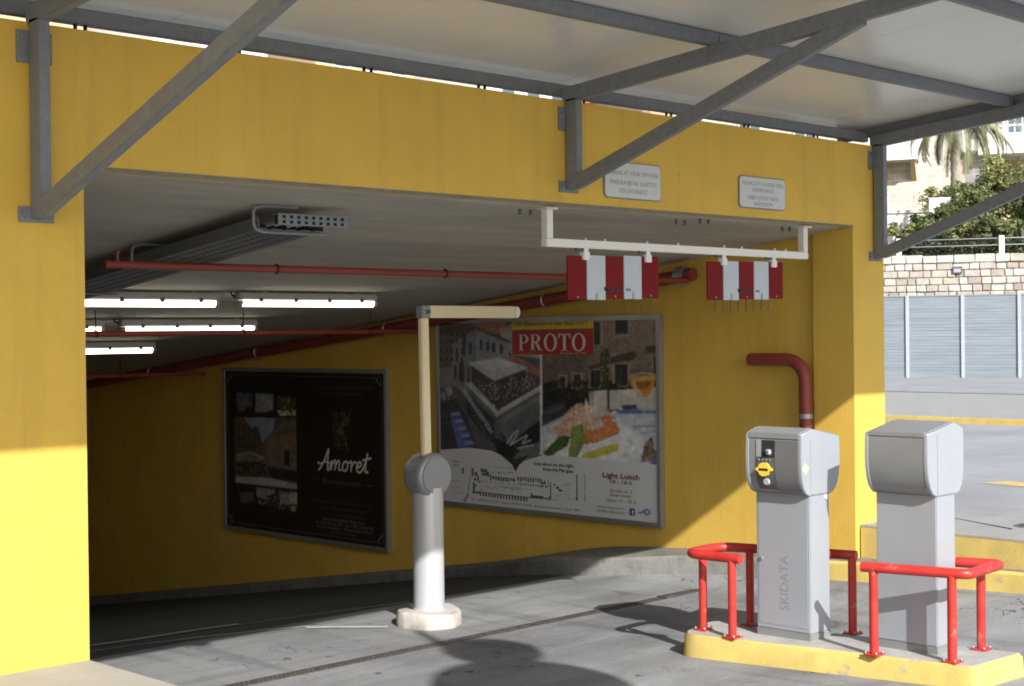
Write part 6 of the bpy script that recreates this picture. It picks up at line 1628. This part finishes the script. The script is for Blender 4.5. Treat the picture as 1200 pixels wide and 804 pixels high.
# ---- foliage
def leaves(center, rad, n, size, seed, clumps=14, flat=0.0):
    rnd = random.Random(seed)
    cx, cy, cz = center
    cl = []
    for k in range(clumps):
        while True:
            p = Vector((rnd.uniform(-1, 1), rnd.uniform(-1, 1), rnd.uniform(-0.85, 1)))
            if p.length < 1:
                break
        cl.append((p * 0.72, rnd.uniform(0.22, 0.46)))
    mb = MB()
    for i in range(n):
        c, r = rnd.choice(cl)
        d = Vector((rnd.gauss(0, 1), rnd.gauss(0, 1), rnd.gauss(0, 1)))
        d.normalize()
        q = c + d * r * (rnd.random() ** 0.45)
        p = Vector((cx + q.x * rad[0], cy + q.y * rad[1], cz + q.z * rad[2]))
        u = Vector((rnd.gauss(0, 1), rnd.gauss(0, 1), rnd.gauss(0, 0.6))).normalized()
        w_ = u.cross(Vector((rnd.gauss(0, 1), rnd.gauss(0, 1), rnd.gauss(0, 1)))).normalized()
        a = size * rnd.uniform(0.6, 1.3)
        b = a * 0.55
        mb.add([p - u * a * 0.5, p + w_ * b * 0.5, p + u * a * 0.5, p - w_ * b * 0.5], [(0, 1, 2, 3)])
    return mb
def stems(base, center, rad, n, seed, r=0.05):
    rnd = random.Random(seed)
    mb = MB()
    b = Vector(base)
    c = Vector(center)
    for k in range(n):
        e = c + Vector((rnd.uniform(-0.6, 0.6) * rad[0], rnd.uniform(-0.6, 0.6) * rad[1], rnd.uniform(-0.1, 0.7) * rad[2]))
        m = b.lerp(e, 0.5) + Vector((rnd.uniform(-0.1, 0.1), rnd.uniform(-0.1, 0.1), 0.1))
        mb.tube([b + Vector((rnd.uniform(-0.1, 0.1), rnd.uniform(-0.1, 0.1), 0)), m, e], [r, r * 0.7, r * 0.3], 6)
    return mb
def shrub(name, label, cat, s, o, zc, rad, n, size, seed, leaf='leaf', group=None, clumps=14, r=0.05):
    base = fw(s, o, hill_a(s, o))
    c = fw(s, o, zc)
    t = thing(name, label, cat, base, group)
    stems(base, c, rad, 6, seed, r).build('stem', M['bark'], t)
    leaves(c, rad, n, size, seed, clumps).build('foliage', M[leaf], t)
GR = 'shrubs on the terrace above the stone wall'
shrub('shrub', 'largest rounded green shrub in front of the grey stone corner', 'shrub', 1.75, 4.6, 6.45, (1.25, 1.25, 1.05), 3800, 0.17, 101, group=GR, clumps=22)
shrub('shrub', 'tall feathery yellow-green shrub rising in front of the white balcony house', 'shrub', 2.55, 5.6, 7.3, (0.8, 0.8, 1.15), 2300, 0.14, 102, 'leafyellow', GR, clumps=18)
shrub('shrub', 'wide green shrub at the right edge below the white balcony', 'shrub', 3.75, 4.6, 6.45, (1.2, 1.2, 1.2), 3400, 0.17, 103, group=GR, clumps=20)
shrub('shrub', 'low light green shrub just right of the white hut', 'shrub', 1.45, 3.2, 5.45, (0.85, 0.85, 0.55), 1500, 0.15, 104, 'leafyellow', GR)
shrub('shrub', 'low green shrub above the right white railing post', 'shrub', 2.75, 2.4, 5.55, (1.0, 0.9, 0.55), 1800, 0.16, 105, group=GR)
shrub('shrub', 'small dark green rounded shrub below the stone balcony', 'shrub', 0.05, 4.4, 5.95, (0.55, 0.55, 0.45), 1100, 0.13, 106, group=GR)
shrub('shrub', 'sparse olive shrub against the stone house left of the palm trunk', 'shrub', 0.35, 7.5, 6.9, (1.2, 0.8, 0.7), 900, 0.14, 107, 'leafyellow', GR)
shrub('shrub', 'low yellow-green shrub beside the steel bracket above the left white post', 'shrub', -0.3, 2.2, 5.5, (0.95, 0.7, 0.4), 1300, 0.14, 108, 'leafyellow', GR)
shrub('shrub', 'bushy green shrub at the far right end of the terrace', 'shrub', 5.2, 3.4, 6.0, (1.2, 1.1, 1.0), 2400, 0.17, 109, group=GR)
shrub('shrub', 'bushy green shrub hidden left behind the yellow pillar', 'shrub', -2.2, 3.4, 5.8, (1.2, 1.0, 0.9), 1800, 0.17, 110, group=GR)
shrub('shrub', 'broad leafy shrub spilling over the railing in the middle of the terrace', 'shrub', 1.0, 2.3, 5.75, (1.15, 0.7, 0.6), 2600, 0.15, 111, group=GR, clumps=20)
shrub('shrub', 'mid-green shrub between the white hut and the largest shrub', 'shrub', 1.05, 3.4, 6.15, (0.55, 0.5, 0.6), 1200, 0.14, 112, 'leaf', GR)
shrub('shrub', 'sparse olive shrub at the foot of the palm trunk', 'shrub', 0.95, 7.2, 6.9, (0.9, 0.7, 0.6), 1100, 0.15, 113, 'leafyellow', GR, clumps=18)
shrub('shrub', 'dense dark shrub filling the right end under the balcony', 'shrub', 3.3, 6.4, 7.0, (1.5, 1.0, 1.4), 3200, 0.17, 114, 'leaf', GR, clumps=22)
# clipped dark hedge behind the railing
t = thing('hedge', 'dark clipped hedge behind the white railing posts', 'hedge', fw(2, 1.6, ztop))
rnd = random.Random(77)
mb = MB()
for i in range(6500):
    s = rnd.uniform(-5, 8)
    o = 1.6 + rnd.gauss(0, 0.22)
    zz = ztop - 0.2 + 0.85 * rnd.random() * (0.9 + 0.25 * sin(s * 2.1) * sin(s * 0.7 + 1))
    p = fw(s, o, zz)
    u = Vector((rnd.gauss(0, 1), rnd.gauss(0, 1), rnd.gauss(0, 0.7))).normalized()
    w_ = u.cross(Vector((rnd.gauss(0, 1), rnd.gauss(0, 1), rnd.gauss(0, 1)))).normalized()
    a = 0.15 * rnd.uniform(0.7, 1.3)
    mb.add([p - u * a * 0.5, p + w_ * a * 0.3, p + u * a * 0.5, p - w_ * a * 0.3], [(0, 1, 2, 3)])
tag(mb.build('foliage', M['leafdark'], t), kind='stuff')
# palm
PS = 1.12
pb = fw(PS, 8.3, hill_a(PS, 8.3))
t = thing('palm_tree', 'palm with drooping fronds and a shaggy pale trunk before the stone house', 'palm tree', pb)
zc = 10.3
rnd = random.Random(5)
mb = MB()
prof = []
for k in range(26):
    q = k / 25
    r = 0.22 + 0.08 * q + (0.03 if k % 2 else 0)
    prof.append((r, (zc - 0.3 - pb.z) * q))
mb.lathe(pb, prof, 14)
mb.build('trunk', M['palmbark'], t)
def frond(az, el0, L, droop, mat_, wd=0.42):
    a = fw(PS, 8.3, zc)
    d = Vector((cos(az), sin(az), 0))
    mb = MB()
    P = []
    n = 22
    p = Vector(a)
    el = el0
    for i in range(n + 1):
        P.append(p.copy())
        p = p + (d * cos(el) + Vector((0, 0, sin(el)))) * L / n
        el -= droop / n
    mb.tube(P, [0.04 * (1 - i / (n + 2)) + 0.008 for i in range(n + 1)], 5)
    side = Vector((-d.y, d.x, 0))
    for i in range(2, n * 3):
        q = i / (n * 3)
        k = min(int(q * n), n - 1)
        b = P[k].lerp(P[k + 1], q * n - k)
        tg = (P[k + 1] - P[k]).normalized()
        ln = wd * (0.35 + 0.9 * sin(pi * min(q * 0.9 + 0.12, 1)))
        for s in (-1, 1):
            e = b + (side * s * 0.75 + tg * 0.55 + Vector((0, 0, -0.35 - rnd.random() * 0.3))).normalized() * ln * rnd.uniform(0.8, 1.1)
            mb.add([b - tg * 0.022, b + tg * 0.022, e], [(0, 1, 2)])
    return mb.build('frond', mat_, t)
for k in range(26):
    frond(k * 2 * pi / 26 + rnd.uniform(-0.12, 0.12), rnd.uniform(-0.1, 0.9), rnd.uniform(2.4, 3.3), rnd.uniform(1.6, 2.4), M['palmleaf'])
for k in range(14):
    frond(k * 2 * pi / 14 + rnd.uniform(-0.2, 0.2), rnd.uniform(-0.5, 0.0), rnd.uniform(2.2, 3.0), rnd.uniform(1.0, 1.5), M['palmdry'] if k % 3 else M['palmleaf'])

# ---- houses
def window(parent, s0, s1, o, z0, z1, bars=1, depth=0.05, frame='white'):
    mb = MB()
    w_ = 0.06
    fbox(mb, s0, s1, o - depth, o, z0, z0 + w_)
    fbox(mb, s0, s1, o - depth, o, z1 - w_, z1)
    fbox(mb, s0, s0 + w_, o - depth, o, z0 + w_, z1 - w_)
    fbox(mb, s1 - w_, s1, o - depth, o, z0 + w_, z1 - w_)
    for k in range(bars):
        c = s0 + (s1 - s0) * (k + 1) / (bars + 1)
        fbox(mb, c - 0.025, c + 0.025, o - depth, o, z0 + w_, z1 - w_)
    w = mb.build('window', M[frame], parent)
    mb = MB()
    fbox(mb, s0 + w_, s1 - w_, o - 0.015, o - 0.005, z0 + w_, z1 - w_)
    mb.build('pane', M['glass'], w)
    return w
t = thing('stone_house', 'pale stone house with a small white balcony behind the palm', 'house', fw(-3, 14, 6))
mb = MB()
fbox(mb, -10, 0.78, 14, 22, 3, 13.5)
mb.build('wall', M['housestone'], t)
mb = MB()
fbox(mb, -2.55, -0.78, 12.9, 14, 9.15, 9.32)
fbox(mb, -2.55, -0.78, 12.9, 12.98, 9.32, 10.15)
fbox(mb, -2.55, -2.47, 12.98, 14, 9.32, 10.15)
fbox(mb, -0.86, -0.78, 12.98, 14, 9.32, 10.15)
bal = mb.build('balcony', M['housewhite'], t)
for s in (-2.3, -1.1):
    mb = MB()
    mb.prism([fw(s, 13.0, 9.15), fw(s, 14.0, 9.15), fw(s, 14.0, 8.35)], FD * 0.2)
    mb.build('bracket', M['houseshade'], bal)
for s0, z0 in ((-2.2, 9.35), (-6, 9.9), (-6, 6.6), (-3.6, 6.6), (-8.4, 9.9)):
    window(t, s0, s0 + 1.0, 13.99, z0, z0 + 1.5)
mb = MB()
mb.hexa([fw(s, o, z) for z, k in ((13.5, 0.4), (15.2, -2.5)) for o in (14 - k, 22 + k) for s in (-10 - k, 0.78 + k)])
mb.build('roof', M['terracotta'], t)
t = thing('stone_house', 'grey stone house corner between the palm and the white balcony', 'house', fw(1.3, 16, 6))
mb = MB()
fbox(mb, 0.80, 2.4, 15.6, 20, 3, 14)
mb.build('wall', M['housegrey'], t)
window(t, 0.98, 1.38, 15.59, 9.55, 10.25, 0)
mb = MB()
fbox(mb, 1.18, 1.52, 15.2, 15.6, 9.62, 10.12)
mb.build('wall_box', M['white'], t, bevel=0.02)
mb = MB()
mb.hexa([fw(s, o, z) for z, k in ((14, 0.3), (15, -0.5)) for o in (15.6 - k, 20 + k) for s in (0.8 - k, 2.4 + k)])
mb.build('roof', M['terracotta'], t)
t = thing('apartment_house', 'white house with a long balcony and bluish windows at the right edge', 'house', fw(5, 16, 6))
mb = MB()
fbox(mb, 2.42, 12, 16.6, 25, 9.3, 14.2)
mb.build('wall', M['housewhite'], t)
mb = MB()
fbox(mb, 2.43, 12, 16.62, 25, 3, 9.29)
mb.build('lower_wall', M['houseshade'], t)
mb = MB()
fbox(mb, 1.50, 12, 15.0, 16.6, 9.42, 9.58)
fbox(mb, 1.50, 12, 15.0, 15.12, 9.58, 10.28)
fbox(mb, 1.50, 1.62, 15.12, 16.6, 9.58, 10.28)
bal = mb.build('balcony', M['housewhite'], t, bevel=0.015)
mb = MB()
fbox(mb, 1.46, 12, 14.97, 15.16, 10.55, 10.62)
for k in range(30):
    s = 1.56 + k * 0.35
    fbox(mb, s - 0.02, s + 0.02, 15.03, 15.08, 10.28, 10.55)
mb.build('handrail', M['white'], bal)
for s0, s1, b in ((2.6, 3.55, 2), (3.75, 4.2, 0), (4.4, 5.6, 2), (6.2, 7.4, 2), (8.2, 9.4, 2)):
    window(t, s0, s1, 16.59, 9.7, 12.2, b)
for s0 in (3.0, 5.5, 8):
    window(t, s0, s0 + 1.1, 16.60, 6.5, 8.0)
mb = MB()
mb.hexa([fw(s, o, z) for z, k in ((14.2, 0.5), (16, -3)) for o in (16.6 - k, 25 + k) for s in (2.42 - k, 12 + k)])
mb.build('roof', M['terracotta'], t)
t = thing('garden_hut', 'small white flat-roofed hut among the terrace shrubs', 'hut', fw(0.75, 4, 5))
mb = MB()
fbox(mb, 0.40, 1.12, 4.0, 5.2, 4.6, 6.72)
mb.build('wall', M['housewhite'], t)
mb = MB()
fbox(mb, 0.395, 1.125, 3.995, 5.205, 6.722, 6.78)
mb.build('roof', M['white'], t)
mb = MB()
fbox(mb, 0.86, 1.04, 3.985, 4.0, 4.7, 6.4)
mb.build('door', M['fencepost'], t)
t = thing('garden_wall', 'short pale garden wall at the foot of the stone house', 'wall', fw(-1.5, 9, 5.5))
mb = MB()
fbox(mb, -6, 0.1, 9.0, 9.3, 4.8, 6.65)
mb.build('wall', M['housewhite'], t)
mb = MB()
fbox(mb, -6.05, 0.15, 8.94, 9.36, 6.65, 6.76)
mb.build('coping', M['housestone'], t)

# ---- houses and trees up the slope behind the garage, glimpsed between roof and wall
rnd = random.Random(12)
hs = [(13, 56, 7, 7, 9.0, 0, 'white house on the slope behind the garage, farthest left of those in the roof gap'), (22, 54, 8, 7, 8.5, 1, 'cream house on the slope behind the garage, left of the left strut'),
      (31, 50, 6, 7, 9.0, 0, 'white house on the slope glimpsed through the roof gap right of the left strut'), (39, 49, 6, 7, 8, 1, 'cream house on the slope glimpsed midway along the roof gap'),
      (46, 45, 6, 8, 9.0, 0, 'white house on the slope glimpsed just left of the middle bracket'), (51, 39, 6, 5, 8, 1, 'cream house on the slope glimpsed right of the middle bracket')]
for x, y, lx_, ly_, h, k, lb in hs:
    z0 = 0.5 + 0.37 * (y - 26)
    t = thing('hillside_house', lb, 'house', (x, y, z0), 'houses on the slope behind the garage')
    wm = 'housewhite' if k == 0 else 'houseshade'
    MB().box(x, x + lx_, y, y + ly_, z0 - 2, z0 + h).build('wall', M[wm], t)
    mb = MB()
    e = 0.5
    zr = z0 + h
    mb.add([(x - e, y - e, zr), (x + lx_ + e, y - e, zr), (x + lx_ + e, y + ly_ + e, zr), (x - e, y + ly_ + e, zr), (x + 2.5, y + ly_ / 2, zr + 2.2), (x + lx_ - 2.5, y + ly_ / 2, zr + 2.2)],
           [(0, 1, 5, 4), (2, 3, 4, 5), (1, 2, 5), (3, 0, 4), (3, 2, 1, 0)])
    mb.build('roof', M['terracotta'], t)
    for r in range(3):
        for q in range(3):
            wx0 = x + 1.0 + q * (lx_ - 2.2) / 2.2
            zz = z0 + 0.9 + r * 2.4
            if zz + 1.4 > zr:
                continue
            f = MB().box(wx0, wx0 + 0.95, y - 0.06, y + 0.02, zz, zz + 1.35).build('window', M['white'], t)
            MB().box(wx0 + 0.07, wx0 + 0.88, y - 0.075, y - 0.055, zz + 0.07, zz + 1.28).build('pane', M['glass'], f)
trs = [(18, 50, 'round tree on the slope between the two houses farthest left'), (28, 48, 'round tree on the slope below the white house right of the left strut'), (36, 45, 'round tree on the slope left of the cream house midway along the gap'),
       (43, 43, 'round tree on the slope between cream and white houses'), (9, 52, 'round tree on the slope left of every hillside house')]
for i, (x, y, lb) in enumerate(trs):
    z0 = 0.5 + 0.37 * (y - 26)
    t = thing('tree', lb, 'tree', (x, y, z0), 'trees on the slope behind the garage')
    mb = MB().tube([(x, y, z0 - 0.4), (x + 0.1, y, z0 + 1.6), (x, y + 0.1, z0 + 3.4)], [0.22, 0.17, 0.10], 8)
    for q in range(5):
        a = q * 1.26
        mb.tube([(x + 0.05, y, z0 + 1.6 + q * 0.25), (x + 0.8 * cos(a), y + 0.8 * sin(a), z0 + 2.9 + q * 0.3)], [0.09, 0.03], 6)
    mb.build('trunk', M['bark'], t)
    leaves((x, y, z0 + 3.6), (2.2, 2.2, 1.9), 1500, 0.36, 300 + i, 16).build('crown', M['leaf'], t)

# ---- unseen pole with two discs, added to throw the two round shadows on the lane
t = thing('unseen_shadow_caster', 'added pole with two discs outside the view, shaped to cast round shadows on the lane', 'shadow caster', (-0.22, -7.3, 0.57))
MB().tube([(-0.22, -7.3, 0.55), (-0.22, -7.3, 6.15)], 0.038, 12).build('shadow_pole', M['steel'], t)
def disc(z, r, name, m, bulge, dx=0.0):
    c = Vector((-0.22 + dx, -7.3, z)) + Vector((0.387, 0.922, 0)) * 0.09
    ax = Vector((0.387, 0.922, 0))
    sx = Vector((0.922, -0.387, 0))
    mb = MB()
    n = 40
    rings = [(1.0, 0.0), (1.0, 0.03), (0.8, 0.03 + bulge * 0.36), (0.4, 0.03 + bulge * 0.84), (0.001, 0.03 + bulge)]
    v, f = [], []
    for rr, d in rings:
        for k in range(n):
            a = 2 * pi * k / n
            v.append(c + sx * (r * rr * cos(a)) + Vector((0, 0, r * rr * sin(a))) + ax * d)
    for i in range(len(rings) - 1):
        for k in range(n):
            f.append((i * n + k, i * n + (k + 1) % n, (i + 1) * n + (k + 1) % n, (i + 1) * n + k))
    f.append(tuple(range(n)))
    mb.add(v, f)
    return mb.build(name, m, t)
disc(5.42, 0.31, 'small_shadow_disc', M['red'], 0.0, 0.23)
MB().tube([(-0.22, -7.3, 5.45), (0.05, -7.24, 5.42)], 0.02, 8).build('arm', M['steel'], t)
disc(4.72, 0.56, 'large_shadow_disc', M['post'], 0.10)
